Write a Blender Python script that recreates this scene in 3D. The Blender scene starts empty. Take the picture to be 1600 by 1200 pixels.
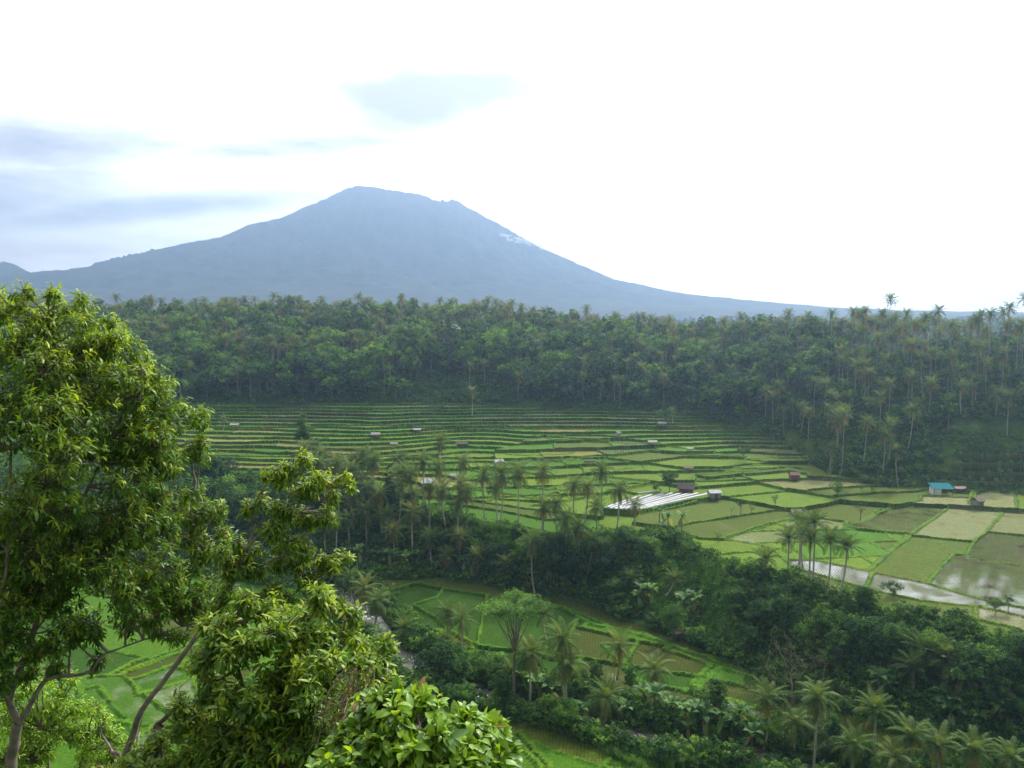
import bpy, math, random
import numpy as np
from math import radians, sin, cos, pi, sqrt

random.seed(11)
rng = np.random.default_rng(11)
SC = bpy.context.scene
COL = SC.collection

# ------------------------------------------------------------------ camera, sky, sun, exposure
F = 1209.0                       # focal length in pixels of the 1600 px wide photograph
HOR = 495.0                      # row of the true horizon
PITCH = math.atan((600 - HOR) / F)
cam = bpy.data.cameras.new('camera'); cam_o = bpy.data.objects.new('camera', cam); COL.objects.link(cam_o)
cam.sensor_fit = 'HORIZONTAL'; cam.angle = 2 * math.atan(800 / F)
cam.clip_start = 0.1; cam.clip_end = 30000
cam_o.location = (0, 0, 0); cam_o.rotation_euler = (pi / 2 - PITCH, 0, 0)
SC.camera = cam_o

SUN_EL, SUN_AZ = radians(38), radians(38)        # azimuth measured from the view axis (+Y) towards +X
sun = bpy.data.lights.new('sun', 'SUN'); sun_o = bpy.data.objects.new('sun', sun); COL.objects.link(sun_o)
sun.energy = 5.0; sun.angle = radians(1.5); sun.color = (1.0, 0.93, 0.82)
sun_o.rotation_euler = (pi / 2 - SUN_EL, 0, pi - SUN_AZ)

SC.view_settings.view_transform = 'Standard'; SC.view_settings.look = 'None'
SC.view_settings.gamma = 1.0; SC.view_settings.exposure = 0.47
SC.cycles.volume_bounces = 2
SC.cycles.max_bounces = 6; SC.cycles.diffuse_bounces = 2; SC.cycles.glossy_bounces = 2
SC.cycles.transmission_bounces = 4; SC.cycles.transparent_max_bounces = 4

def N(nt, typ, **kw):
    n = nt.nodes.new(typ)
    for k, v in kw.items():
        if k == 'inp':
            for a, b in v.items(): n.inputs[a].default_value = b
        else: setattr(n, k, v)
    return n

def mathn(nt, op, a, b=None, clamp=False):
    n = N(nt, 'ShaderNodeMath', operation=op, use_clamp=clamp)
    for i, v in enumerate((a, b)):
        if v is None: continue
        if isinstance(v, (int, float)): n.inputs[i].default_value = v
        else: nt.links.new(v, n.inputs[i])
    return n.outputs[0]

def mixc(nt, fac, a, b, blend='MIX'):
    n = N(nt, 'ShaderNodeMix', data_type='RGBA', blend_type=blend)
    for i, v in ((0, fac), (6, a), (7, b)):
        if isinstance(v, (int, float)): n.inputs[i].default_value = v
        elif isinstance(v, tuple): n.inputs[i].default_value = (*v[:3], 1)
        else: nt.links.new(v, n.inputs[i])
    return n.outputs[2]

def noise(nt, vec, scale, detail=3, rough=0.55, dist=0.0):
    n = N(nt, 'ShaderNodeTexNoise', inp={'Scale': scale, 'Detail': detail, 'Roughness': rough, 'Distortion': dist})
    if vec is not None: nt.links.new(vec, n.inputs['Vector'])
    return n.outputs['Fac']

def mrange(nt, v, a, b, c=0.0, d=1.0):
    n = N(nt, 'ShaderNodeMapRange', interpolation_type='SMOOTHSTEP', inp={1: a, 2: b, 3: c, 4: d})
    nt.links.new(v, n.inputs[0]); return n.outputs[0]

def make_world():
    w = bpy.data.worlds.new('World'); SC.world = w; w.use_nodes = True
    nt = w.node_tree; nt.nodes.clear()
    out = N(nt, 'ShaderNodeOutputWorld'); bg = N(nt, 'ShaderNodeBackground'); bg.inputs['Strength'].default_value = 0.097
    nt.links.new(bg.outputs[0], out.inputs[0])
    sky = N(nt, 'ShaderNodeTexSky', sky_type='NISHITA', sun_disc=False, sun_elevation=SUN_EL, sun_rotation=SUN_AZ, dust_density=2.0)
    co = N(nt, 'ShaderNodeTexCoord'); g = co.outputs['Generated']
    sep = N(nt, 'ShaderNodeSeparateXYZ'); nt.links.new(g, sep.inputs[0])
    x, y, z = sep.outputs
    az = mathn(nt, 'ARCTAN2', x, y)              # 0 straight ahead, + to the right
    el = mathn(nt, 'ARCSINE', z)
    mp = N(nt, 'ShaderNodeMapping', inp={'Scale': (1, 1, 4.0)}); nt.links.new(g, mp.inputs[0])
    n1 = noise(nt, mp.outputs[0], 3.1, 5, 0.6, 0.3)
    n2 = noise(nt, mp.outputs[0], 9.0, 4, 0.6)
    # thin grey-blue veils between the bright white cloud: soft patches, broken up by noise
    tot = None
    for (a0, e0, sa, se, amp) in ((-0.60, 0.262, 0.09, 0.018, .8), (-0.03, 0.305, .12, .018, .75), (-.42, .125, .22, .022, .85), (-0.09, 0.272, 0.18, 0.048, 1.2), (-0.28, 0.200, 0.20, 0.026, .85), (-0.52, 0.190, 0.24, 0.045, .85), (-0.62, 0.13, 0.24, 0.050, .8),
                                  (-0.62, 0.27, 0.10, 0.03, .55), (-0.40, 0.10, 0.25, 0.05, .5), (-1.6, 0.3, 0.6, 0.3, .8), (-2.6, .5, .5, .3, .8)):
        u = mathn(nt, 'DIVIDE', mathn(nt, 'SUBTRACT', az, a0), sa)
        v = mathn(nt, 'DIVIDE', mathn(nt, 'SUBTRACT', mathn(nt, 'SUBTRACT', el, mathn(nt, 'MULTIPLY', mathn(nt, 'SUBTRACT', az, a0), .12)), e0), se)
        r2 = mathn(nt, 'ADD', mathn(nt, 'MULTIPLY', u, u), mathn(nt, 'MULTIPLY', v, v))
        e = mathn(nt, 'MULTIPLY', mathn(nt, 'EXPONENT', mathn(nt, 'MULTIPLY', r2, -0.8)), amp)
        tot = e if tot is None else mathn(nt, 'MAXIMUM', tot, e)
    veil = mathn(nt, 'ADD', tot, mathn(nt, 'MULTIPLY', mathn(nt, 'SUBTRACT', n1, 0.5), 1.0))
    veil = mathn(nt, 'ADD', veil, mathn(nt, 'MULTIPLY', mathn(nt, 'SUBTRACT', n2, 0.5), 0.45))
    veil = mrange(nt, veil, 0.10, 1.12)
    # the cloud is brightest on the sunward side of the sky, duller overhead and behind
    dt = N(nt, 'ShaderNodeVectorMath', operation='DOT_PRODUCT'); nt.links.new(g, dt.inputs[0]); dt.inputs[1].default_value = (.25, .95, .19)
    glow = mrange(nt, dt.outputs['Value'], 0.1, 0.85, 4.5, 60.0)
    comb = N(nt, 'ShaderNodeCombineColor')
    nt.links.new(glow, comb.inputs[0]); nt.links.new(glow, comb.inputs[1]); nt.links.new(glow, comb.inputs[2])
    grey = mixc(nt, 0.04, (8.6, 7.2, 6.7), sky.outputs[0])
    cloud = mixc(nt, 0.12, comb.outputs[0], sky.outputs[0])
    col = mixc(nt, veil, cloud, grey)
    nt.links.new(col, bg.inputs['Color'])
make_world()

# ------------------------------------------------------------------ maths of the place
FW = np.array([0, cos(PITCH), -sin(PITCH)]); UP = np.array([0, sin(PITCH), cos(PITCH)]); RT = np.array([1.0, 0, 0])
def ray(px, py):
    d = FW + (px - 800) / F * RT + (600 - py) / F * UP
    return d / d[1]                                   # scaled so that the Y component is 1
def at(px, py, Y):
    return ray(px, py) * Y
def pxz(px, py, z):                                   # where the ray meets the level z
    d = ray(px, py); return d * (z / d[2])
def topx(p):                                          # world point -> pixel
    p = np.asarray(p, float); c = p @ FW
    return 800 + F * (p @ RT) / c, 600 - F * (p @ UP) / c

_tab = np.random.default_rng(5).random((256, 256))
def vn(x, y, s, seed=0):
    x = np.asarray(x, float) / s + seed * 17.3; y = np.asarray(y, float) / s + seed * 31.7
    i = np.floor(x).astype(int); j = np.floor(y).astype(int); fx = x - i; fy = y - j
    fx = fx * fx * (3 - 2 * fx); fy = fy * fy * (3 - 2 * fy)
    T = lambda a, b: _tab[a & 255, b & 255]
    return ((T(i, j) * (1 - fx) + T(i + 1, j) * fx) * (1 - fy) + (T(i, j + 1) * (1 - fx) + T(i + 1, j + 1) * fx) * fy) * 2 - 1
def sstep(t):
    t = np.clip(t, 0, 1); return t * t * (3 - 2 * t)

def h_up(Y): return np.interp(Y, [140, 240, 300, 340, 380, 420, 450, 900], [-66, -66, -62.8, -59.6, -55.0, -49.6, -46.5, -40])
def upx(px, py):
    d = ray(px, py); Ys = np.linspace(120, 900, 4000); k = np.argmax(d[2] * Ys < h_up(Ys)); return d * Ys[k]
_foot = [pxz(x, y, -79.3) for x, y in ((330, 885), (480, 888), (600, 897), (700, 902), (800, 915), (900, 935), (960, 958), (1040, 985), (1130, 1022), (1200, 1056), (1300, 1092), (1400, 1130), (1500, 1165), (1600, 1200))]
_edge = [upx(x, y) for x, y in ((330, 733), (450, 755), (560, 772), (665, 788), (760, 812), (860, 836), (950, 838), (1050, 838), (1100, 868), (1220, 897), (1290, 922), (1340, 940), (1440, 965), (1520, 985), (1600, 1012))]
FX = np.array([-400, -250] + [p[0] for p in _foot] + [140, 300]); FY = np.array([330, 285] + [p[1] for p in _foot] + [108, 60])
EX = np.array([-400, -250] + [p[0] for p in _edge] + [160, 320]); EY = np.array([420, 378] + [p[1] for p in _edge] + [122, 80])
_riv = [pxz(x, y, -82.2)[:2] for x, y in ((440, 905), (500, 915), (560, 945), (590, 985), (622, 1020), (660, 1052), (715, 1074), (780, 1093), (850, 1108), (900, 1124), (950, 1141), (1010, 1157), (1080, 1168), (1160, 1178), (1230, 1195), (1300, 1215), (1400, 1250))]
RIV = np.array([[-190, 300], [-120, 250]] + [list(p) for p in _riv] + [[120, 100], [220, 80]])
def dist_poly(X, Y, P):
    D = np.full(np.shape(X), 1e9)
    for a, b in zip(P[:-1], P[1:]):
        d = b - a; L2 = d @ d + 1e-9
        t = np.clip(((X - a[0]) * d[0] + (Y - a[1]) * d[1]) / L2, 0, 1)
        D = np.minimum(D, np.hypot(X - a[0] - t * d[0], Y - a[1] - t * d[1]))
    return D
# hill behind the fields, by X/Y direction s = X/Y: foot distance, ridge distance, ridge height
_s = [(p - 800) / F for p in (-200, 300, 700, 850, 950, 1050, 1150, 1210, 1250, 1290, 1330, 1400, 1450, 1500, 1600, 1900)]
HB = [440, 434, 434, 430, 424, 412, 390, 365, 345, 315, 296, 290, 286, 283, 280, 270]
HR = [570, 565, 565, 545, 530, 510, 490, 460, 440, 425, 410, 390, 372, 365, 360, 350]
HZ = [-2, -4, -4, -9, -14, -18, -18, -17, -17, -18, -18, -18, -19, -18, -16, -14]
def H(X, Y):
    X = np.asarray(X, float); Y = np.asarray(Y, float)
    Yf = np.interp(X, FX, FY); Ye = np.interp(X, EX, EY)
    dr = dist_poly(X, Y, RIV)
    low = -81.0 + 2.2 * sstep(dr / 70)
    low = low - 1.9 * sstep((6.0 - dr) / 3.2)
    up = h_up(Y)
    t = (Y - Yf) / np.maximum(Ye - Yf, 3)
    h = low + (up - low) * sstep(t ** 1.0 if False else np.clip(t, 0, 1))
    on = (t > 0.05) & (t < 0.95)
    h = h + np.where(on, 1.0, 0) * vn(X, Y, 9, 1) * 0.9 * np.sin(np.clip(t, 0, 1) * pi)
    Yc = np.maximum(Y, 1.0); s = np.clip(X / Yc, -0.95, 0.95)
    s = np.where(Y < 30, 0, s)
    yb = np.interp(s, _s, HB); yr = np.interp(s, _s, HR); zr = np.interp(s, _s, HZ)
    tt = (Y - yb) / (yr - yb)
    hill = h_up(yb) + (zr - h_up(yb)) * np.clip(tt, 0, 1) ** 0.85 + vn(X, Y, 38, 2) * 2.4 * sstep(tt * 3) + vn(X, Y, 14, 3) * .8 * sstep(tt * 3)
    beyond = zr + np.interp(Y - yr, [0, 100, 400, 1100, 2600, 5000, 9000], [0, -10, -16, -10, -2, 8, 8]) - sstep((.15 - s) / .3) * np.clip((Y - yr) / 300, 0, 1) * 8 + sstep((s - .2) / .25) * sstep((Y - 1900) / 900) * 26 + vn(X, Y, 300, 4) * 6 * sstep((Y - yr) / 300)
    h = np.where(tt > 0, np.where(tt > 1, beyond + vn(X, Y, 38, 2) * 2.4 + vn(X, Y, 14, 3) * .8, hill), h)
    # the slope the camera stands on
    near = -80 + (120 - Y) * 0.66
    near = np.minimum(near, -5.5 - np.maximum(Y, -30) * 0.15)
    h = np.where(Y < 121, np.maximum(h, near), h)
    return h
def gpx(px, py, y0=119.0, y1=620.0):
    d = ray(px, py); Ys = np.arange(y0, y1, 0.25); z = H(d[0] * Ys, Ys)
    k = int(np.argmax(d[2] * Ys < z)); Y = Ys[k] if k else y1
    return d * Y
# ------------------------------------------------------------------ mesh helpers and materials
def mesh_np(name, V, Q, mats, attrs=None, smooth=False):
    V = np.asarray(V, np.float32); Q = np.asarray(Q, np.int32)
    me = bpy.data.meshes.new(name); k = Q.shape[1]
    me.vertices.add(len(V)); me.vertices.foreach_set('co', V.ravel())
    me.loops.add(Q.size); me.loops.foreach_set('vertex_index', Q.ravel())
    me.polygons.add(len(Q)); me.polygons.foreach_set('loop_start', np.arange(0, Q.size, k, dtype=np.int32))
    me.polygons.foreach_set('use_smooth', np.full(len(Q), smooth))
    for n, a in (attrs or {}).items():
        a = np.asarray(a, np.float32)
        if a.ndim == 1:
            at_ = me.attributes.new(n, 'FLOAT', 'POINT'); at_.data.foreach_set('value', a)
        else:
            at_ = me.attributes.new(n, 'FLOAT_COLOR', 'POINT'); at_.data.foreach_set('color', np.c_[a, np.ones(len(a))].astype(np.float32).ravel())
    for m in mats: me.materials.append(m)
    me.update(calc_edges=True); me.validate()
    return me

def short(s, n=16):
    w = s.split()
    while len(w) > n and 'the' in w: i = len(w) - 1 - w[::-1].index('the'); w.pop(i)
    return ' '.join(w[:n])
def link(o, parent=None):
    COL.objects.link(o)
    if parent is not None: o.parent = parent
    return o
def tag(o, label=None, cat=None, group=None, kind=None):
    label = short(label) if label else label
    for k, v in (('label', label), ('category', cat), ('group', group), ('kind', kind)):
        if v: o[k] = v
    return o
def empty(name, loc, rz=0.0, sc=(1, 1, 1)):
    o = bpy.data.objects.new(name, None); o.location = loc; o.rotation_euler = (0, 0, rz); o.scale = sc
    o.empty_display_size = .1
    return link(o)
def obj(name, me, parent=None):
    return link(bpy.data.objects.new(name, me), parent)

def mat(name):
    m = bpy.data.materials.new(name); m.use_nodes = True; nt = m.node_tree; nt.nodes.clear()
    out = N(nt, 'ShaderNodeOutputMaterial'); return m, nt, out
def plain(name, col, rough=0.7, metal=0.0, var=0.25, scale=3.0, bump=0.0, spec=0.4):
    m, nt, out = mat(name); b = N(nt, 'ShaderNodeBsdfPrincipled', inp={'Roughness': rough, 'Metallic': metal, 'Specular IOR Level': spec})
    co = N(nt, 'ShaderNodeTexCoord'); n = noise(nt, co.outputs['Object'], scale, 4)
    c = mixc(nt, mrange(nt, n, .3, .7), tuple(v * (1 - var) for v in col), tuple(min(1, v * (1 + var)) for v in col))
    nt.links.new(c, b.inputs['Base Color'])
    if bump:
        bp = N(nt, 'ShaderNodeBump', inp={'Strength': bump, 'Distance': 0.05}); nt.links.new(n, bp.inputs['Height']); nt.links.new(bp.outputs[0], b.inputs['Normal'])
    nt.links.new(b.outputs[0], out.inputs[0]); return m
def foliage(name, dark, mid, light, rough=0.45, trans=0.3, spec=0.4, tcol=None, hue=0.2, dry=None):
    """leaf material: colour from the 'tint' attribute (0 old, 1 young; above 1 dry) and a per-plant shift"""
    m, nt, out = mat(name)
    at_ = N(nt, 'ShaderNodeAttribute', attribute_name='tint'); t = at_.outputs['Fac']
    oi = N(nt, 'ShaderNodeObjectInfo')
    t2 = mathn(nt, 'ADD', t, mathn(nt, 'MULTIPLY', mathn(nt, 'SUBTRACT', oi.outputs['Random'], 0.5), hue * 2))
    ramp = N(nt, 'ShaderNodeValToRGB'); e = ramp.color_ramp.elements
    e[0].position = 0.0; e[0].color = (*dark, 1); e[1].position = 0.4; e[1].color = (*mid, 1)
    x = e.new(0.75); x.color = (*light, 1)
    if dry: x = e.new(0.97); x.color = (*dry, 1)
    sc_ = mathn(nt, 'MULTIPLY', t2, 0.75)
    nt.links.new(sc_, ramp.inputs[0])
    b = N(nt, 'ShaderNodeBsdfPrincipled', inp={'Roughness': rough, 'Specular IOR Level': spec})
    col_ = mixc(nt, 1.0, ramp.outputs[0], (1.05, 1.26, 1.35), 'MULTIPLY'); nt.links.new(col_, b.inputs['Base Color'])
    tr = N(nt, 'ShaderNodeBsdfTranslucent')
    tc = mixc(nt, 1.0, ramp.outputs[0], tcol or (1.7, 1.9, .7), 'MULTIPLY'); nt.links.new(tc, tr.inputs[0])
    mx = N(nt, 'ShaderNodeMixShader', inp={0: trans}); nt.links.new(b.outputs[0], mx.inputs[1]); nt.links.new(tr.outputs[0], mx.inputs[2])
    nt.links.new(mx.outputs[0], out.inputs[0]); return m

def ground_mat():
    m, nt, out = mat('ground')
    cov = N(nt, 'ShaderNodeAttribute', attribute_name='cover'); wet = N(nt, 'ShaderNodeAttribute', attribute_name='wet')
    co = N(nt, 'ShaderNodeTexCoord'); g = co.outputs['Object']
    n1 = noise(nt, g, 1.9, 4, .7); n2 = noise(nt, g, .16, 4, .6); n3 = noise(nt, g, .045, 3, .5)
    # rice seedlings set out in rows over standing water
    mp = N(nt, 'ShaderNodeMapping', inp={'Rotation': (0, 0, .12)}); nt.links.new(g, mp.inputs[0])
    wv = N(nt, 'ShaderNodeTexWave', wave_type='BANDS', bands_direction='X', inp={'Scale': .46, 'Distortion': 1.4, 'Detail': 2, 'Detail Scale': 2.0}); nt.links.new(mp.outputs[0], wv.inputs[0])
    c = mixc(nt, mrange(nt, n1, .3, .72), mixc(nt, 1.0, cov.outputs['Color'], (.66, .68, .62), 'MULTIPLY'), mixc(nt, 1.0, cov.outputs['Color'], (1.28, 1.25, 1.15), 'MULTIPLY'))
    rows = mathn(nt, 'MULTIPLY', mrange(nt, wv.outputs['Fac'], .25, .75), mrange(nt, wet.outputs['Fac'], .04, .08, 0, .5))
    c = mixc(nt, rows, c, mixc(nt, 1.0, c, (.50, .55, .55), 'MULTIPLY'))
    n4 = noise(nt, g, .55, 5, .75, .6)
    c = mixc(nt, mrange(nt, n4, .46, .66, 0, .8), c, mixc(nt, 1.0, c, (1.35, 1.25, 1.5), 'MULTIPLY'))
    c = mixc(nt, mrange(nt, n2, .35, .7, 0, .55), c, mixc(nt, 1.0, c, (1.35, 1.02, .8), 'MULTIPLY'))
    w = wet.outputs['Fac']
    b = N(nt, 'ShaderNodeBsdfPrincipled', inp={'Specular IOR Level': .05}); nt.links.new(mixc(nt, 1.0, c, (.74, .90, .62), 'MULTIPLY'), b.inputs['Base Color'])
    b.inputs['Roughness'].default_value = .85
    bp = N(nt, 'ShaderNodeBump', inp={'Strength': .5, 'Distance': .25}); nt.links.new(n1, bp.inputs['Height']); nt.links.new(bp.outputs[0], b.inputs['Normal'])
    wa = N(nt, 'ShaderNodeBsdfPrincipled', inp={'Roughness': .05, 'IOR': 1.5, 'Specular IOR Level': .5})
    wc = mixc(nt, mrange(nt, n3, .35, .65), (.055, .055, .022), (.10, .09, .045)); nt.links.new(wc, wa.inputs['Base Color'])
    wb = N(nt, 'ShaderNodeBump', inp={'Strength': .05, 'Distance': .05}); nt.links.new(noise(nt, g, 2.2, 2), wb.inputs['Height']); nt.links.new(wb.outputs[0], wa.inputs['Normal'])
    # how much open water shows between the seedlings: more where the field is wetter
    seed = mathn(nt, 'ADD', mathn(nt, 'MULTIPLY', wv.outputs['Fac'], .30), mathn(nt, 'MULTIPLY', n1, .34))
    seed = mathn(nt, 'ADD', seed, mathn(nt, 'MULTIPLY', mathn(nt, 'SUBTRACT', n2, .5), 1.1))
    th = mathn(nt, 'SUBTRACT', 1.05, w)
    f = mrange(nt, mathn(nt, 'SUBTRACT', seed, th), -.20, .12)
    f = mathn(nt, 'MULTIPLY', f, mrange(nt, w, .08, .3))
    mx = N(nt, 'ShaderNodeMixShader'); nt.links.new(f, mx.inputs[0]); nt.links.new(b.outputs[0], mx.inputs[1]); nt.links.new(wa.outputs[0], mx.inputs[2])
    nt.links.new(mx.outputs[0], out.inputs[0]); return m
M = {}
M['ground'] = ground_mat()
M['bark'] = plain('pale_bark', (.18, .15, .115), .85, var=.35, scale=6, bump=.4)
M['bark_dark'] = plain('dark_bark', (.10, .08, .06), .9, var=.35, scale=5, bump=.4)
M['palm_bark'] = plain('palm_bark', (.36, .33, .28), .85, var=.3, scale=4, bump=.3)
M['palm_bark_pale'] = plain('palm_bark_pale', (.40, .37, .31), .8, var=.25, scale=4, bump=.3)
M['palm'] = foliage('palm_frond', (.018, .036, .010), (.06, .095, .018), (.145, .170, .05), rough=.65, trans=.28, spec=.05, dry=(.20, .125, .05), hue=.2)
M['leaf_dark'] = foliage('dark_leaf', (.010, .030, .009), (.034, .078, .017), (.15, .23, .032), rough=.75, spec=.08, trans=.28)
M['leaf_mid'] = foliage('mid_leaf', (.016, .046, .012), (.055, .115, .019), (.19, .28, .036), rough=.75, spec=.08, trans=.3)
M['leaf_light'] = foliage('light_leaf', (.025, .065, .012), (.075, .145, .020), (.22, .31, .04), rough=.75, spec=.08, trans=.35)
M['leaf_grey'] = foliage('grey_leaf', (.03, .05, .022), (.07, .10, .036), (.14, .17, .07), rough=.6, trans=.2)
M['banana'] = foliage('banana_leaf', (.03, .07, .016), (.065, .13, .03), (.19, .27, .07), rough=.55, trans=.35, spec=.15, dry=(.20, .15, .06))
M['grass'] = foliage('grass_blade', (.05, .10, .02), (.085, .16, .028), (.15, .24, .04), rough=.6, trans=.3)
M['twig'] = plain('twig_bark', (.07, .065, .03), .85, var=.3, scale=9)
M['near_leaf'] = foliage('near_leaf', (.038, .088, .010), (.100, .165, .014), (.34, .38, .03), rough=.42, trans=.42, spec=.3, tcol=(1.5, 1.65, .4), hue=0, dry=(.20, .11, .035))
M['big_leaf'] = foliage('big_leaf', (.030, .070, .012), (.085, .165, .014), (.24, .34, .03), rough=.38, trans=.42, spec=.35, tcol=(1.75, 1.65, .4), hue=0, dry=(.25, .13, .05))
M['yellow_leaf'] = foliage('yellow_leaf', (.10, .17, .012), (.20, .30, .018), (.36, .44, .03), rough=.4, trans=.4, hue=0)
M['dead'] = plain('dead_twig', (.19, .15, .10), .9, var=.4, scale=8)

# ------------------------------------------------------------------ the ground: terraced fields
DX = 0.5
gx = np.arange(-300, 300, DX); gy = np.arange(121, 452, DX)
GX, GY = np.meshgrid(gx, gy); NX, NY = len(gx), len(gy)
BASE = H(GX, GY)
YF = np.interp(GX, FX, FY); YE = np.interp(GX, EX, EY)
S_ = np.clip(GX / GY, -.95, .95); YB = np.interp(S_, _s, HB)
DR = dist_poly(GX, GY, RIV)

def wline(pts): return np.array([gpx(x, y)[:2] for x, y in pts])
LINES_U = [  # bunds on the upper plain, read off the photograph
 [(1480,791),(1424,837),(1360,890)], [(1270,876),(1320,885),(1362,895),(1453,913),(1541,939),(1600,950),(1680,968)],
 [(1240,888),(1320,910),(1355,921),(1437,939),(1499,946),(1541,948)], [(1362,898),(1352,920)], [(1424,838),(1522,848)],
 [(1566,801),(1543,831),(1522,848),(1510,868)], [(1510,867),(1489,867),(1474,883),(1451,910)], [(1514,872),(1600,885),(1700,896)],
 [(1543,832),(1600,838),(1700,846)], [(1480,790),(1600,799),(1700,806)], [(1341,828),(1414,835),(1424,838)],
 [(1210,860),(1240,888)], [(1337,822),(1389,793),(1437,783),(1439,775)], [(1324,826),(1375,796),(1426,786)], [(1426,788),(1480,791)], [(1311,782),(1387,790)],
 [(1302,777),(1372,770),(1430,768),(1455,760)], [(1437,774),(1514,778)], [(1518,755),(1514,789)], [(1524,755),(1522,789)], [(1587,765),(1589,795)],
 [(1524,762),(1582,768),(1700,776)], [(1050,827),(1080,820),(1136,810),(1207,797),(1233,797)], [(1129,843),(1199,820),(1242,807),(1260,804)],
 [(1134,776),(1213,794),(1234,797)], [(1253,796),(1311,782)], [(1143,776),(1232,765),(1300,778),(1311,782)], [(1185,753),(1227,765)],
 [(1085,763),(1186,753)], [(997,804),(1050,794),(1115,778),(1132,775)], [(1260,804),(1324,816),(1324,826)], [(1050,828),(1094,843),(1150,846),(1186,852),(1210,860)],
 [(1163,744),(1183,753),(1216,763)], [(1185,752),(1264,748),(1300,750),(1420,758)], [(1264,767),(1297,763),(1318,762),(1400,757)],
 [(1160,744),(1232,735),(1262,742)], [(1150,738),(1231,730),(1265,733)], [(1150,732),(1188,725),(1251,730)], [(1084,751),(1162,742)], [(1089,744),(1160,736)],
 [(1012,723),(1065,733),(1087,732),(1121,733),(1200,722),(1260,722)], [(1012,723),(1069,713),(1160,716)], [(1016,704),(1072,709),(1160,716),(1250,714)],
 [(900,717),(954,714),(1012,705)], [(954,717),(1001,725),(1012,723)], [(969,736),(1001,725)], [(940,744),(969,747),(1016,753),(1085,763)],
 [(900,781),(952,770),(1016,755)], [(943,800),(975,782),(1000,773)], [(941,801),(997,804)], [(1106,779),(1060,788),(997,804)], [(829,717),(872,721),(932,712),(954,714)],
 [(832,693),(881,687)], [(855,682),(937,689),(1016,694)], [(791,710),(823,712),(872,711),(895,707)], [(812,760),(857,765),(913,751),(940,744)],
 [(829,779),(870,768),(911,759)], [(772,779),(847,785),(876,786),(900,781)], [(862,746),(922,748),(940,744)], [(739,764),(816,776),(829,779)],
 [(775,745),(812,760)], [(800,735),(862,746)], [(829,717),(800,735)], [(790,724),(829,717)], [(1160,716),(1200,722)], [(876,786),(880,835)], [(941,801),(935,836)],
 [(1097,869),(1230,860)], [(1097,869),(1140,880),(1235,897)], [(1500,945),(1560,955),(1680,985)], [(1525,968),(1600,985),(1680,1005)],
 [(1186,852),(1230,862)], [(1240,888),(1236,900)], [(690,772),(780,788),(850,800),(940,812)], [(700,784),(790,800),(850,815)], [(1000,804),(990,820),(1050,828)]]
LINES_L = [
 [(560,925),(607,926),(651,913),(693,921),(760,930),(830,945)], [(630,952),(648,946),(682,934),(693,921)], [(649,948),(679,966),(700,985)],
 [(800,925),(840,934),(927,976),(1008,990),(1078,1020),(1150,1035),(1230,1066)], [(850,937),(945,976),(1050,1007),(1130,1038),(1200,1060)],
 [(1040,1015),(1113,1039),(1190,1062),(1260,1090)], [(1088,1072),(1120,1044)], [(1083,1070),(1113,1042)], [(1000,1066),(1036,1074),(1092,1084),(1165,1102),(1240,1120)],
 [(865,1137),(970,1182),(1005,1198),(1040,1215)], [(882,1140),(950,1160),(1040,1184),(1120,1200)], [(800,1150),(846,1198),(860,1220)], [(812,1148),(858,1198)],
 [(100,1062),(142,1058),(190,1056),(212,1075),(217,1087)], [(194,1052),(281,1021),(360,985)], [(208,1060),(273,1037),(370,1000)], [(217,1087),(300,1062),(400,1040)],
 [(154,1073),(179,1108),(204,1129),(215,1150)], [(125,1067),(133,1104)], [(233,1092),(265,1117),(290,1140)], [(133,1117),(204,1131)], [(20,1066),(100,1062)],
 [(60,1000),(100,1062)], [(360,985),(440,960)], [(400,1040),(480,1020)], [(700,985),(745,1010),(830,1020),(900,1040)], [(760,930),(745,1010)], [(900,965),(870,1030)],
 [(600,1075),(660,1100),(720,1130),(790,1150)], [(945,1010),(1000,1066)], [(204,1131),(330,1160),(400,1200)], [(620,985),(700,985)], [(300,1062),(330,1160)]]
def nearest(e, P):
    best = (1e9, None)
    for a, b in zip(P[:-1], P[1:]):
        d = b - a; t = np.clip(((e - a) @ d) / (d @ d + 1e-9), 0, 1); q = a + t * d; k = np.hypot(*(q - e))
        if k < best[0]: best = (k, q)
    return best
def raster(lines):
    D = np.full(GX.shape, 99.0); PS = [wline(L) for L in lines]; OUT = []
    for i, P in enumerate(PS):          # every bund ends on another bund
        Q = [p for p in P]
        for end in (0, -1):
            b = min((nearest(P[end], R) for j, R in enumerate(PS) if j != i), key=lambda t: t[0])
            if .3 < b[0] < 9: Q = ([b[1]] + Q) if end == 0 else (Q + [b[1]])
        OUT.append(np.array(Q))
    for P in OUT:
        for k in range(len(P) - 1):      # wobble the drawn line a little so that bunds are not ruled
            a, b = P[k], P[k + 1]; n = max(1, int(np.hypot(*(b - a)) / 6)); Q = a + (b - a) * np.linspace(0, 1, n + 1)[:, None]
            if n > 1: Q[1:-1] += np.c_[vn(Q[1:-1, 0], Q[1:-1, 1], 7, 8), vn(Q[1:-1, 0], Q[1:-1, 1], 7, 9)] * .45
            x0, x1 = Q[:, 0].min() - 4, Q[:, 0].max() + 4; y0, y1 = Q[:, 1].min() - 4, Q[:, 1].max() + 4
            i0, i1 = np.clip(np.searchsorted(gx, (x0, x1)), 0, NX); j0, j1 = np.clip(np.searchsorted(gy, (y0, y1)), 0, NY)
            if i1 > i0 and j1 > j0:
                D[j0:j1, i0:i1] = np.minimum(D[j0:j1, i0:i1], dist_poly(GX[j0:j1, i0:i1], GY[j0:j1, i0:i1], Q))
    return D
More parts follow.
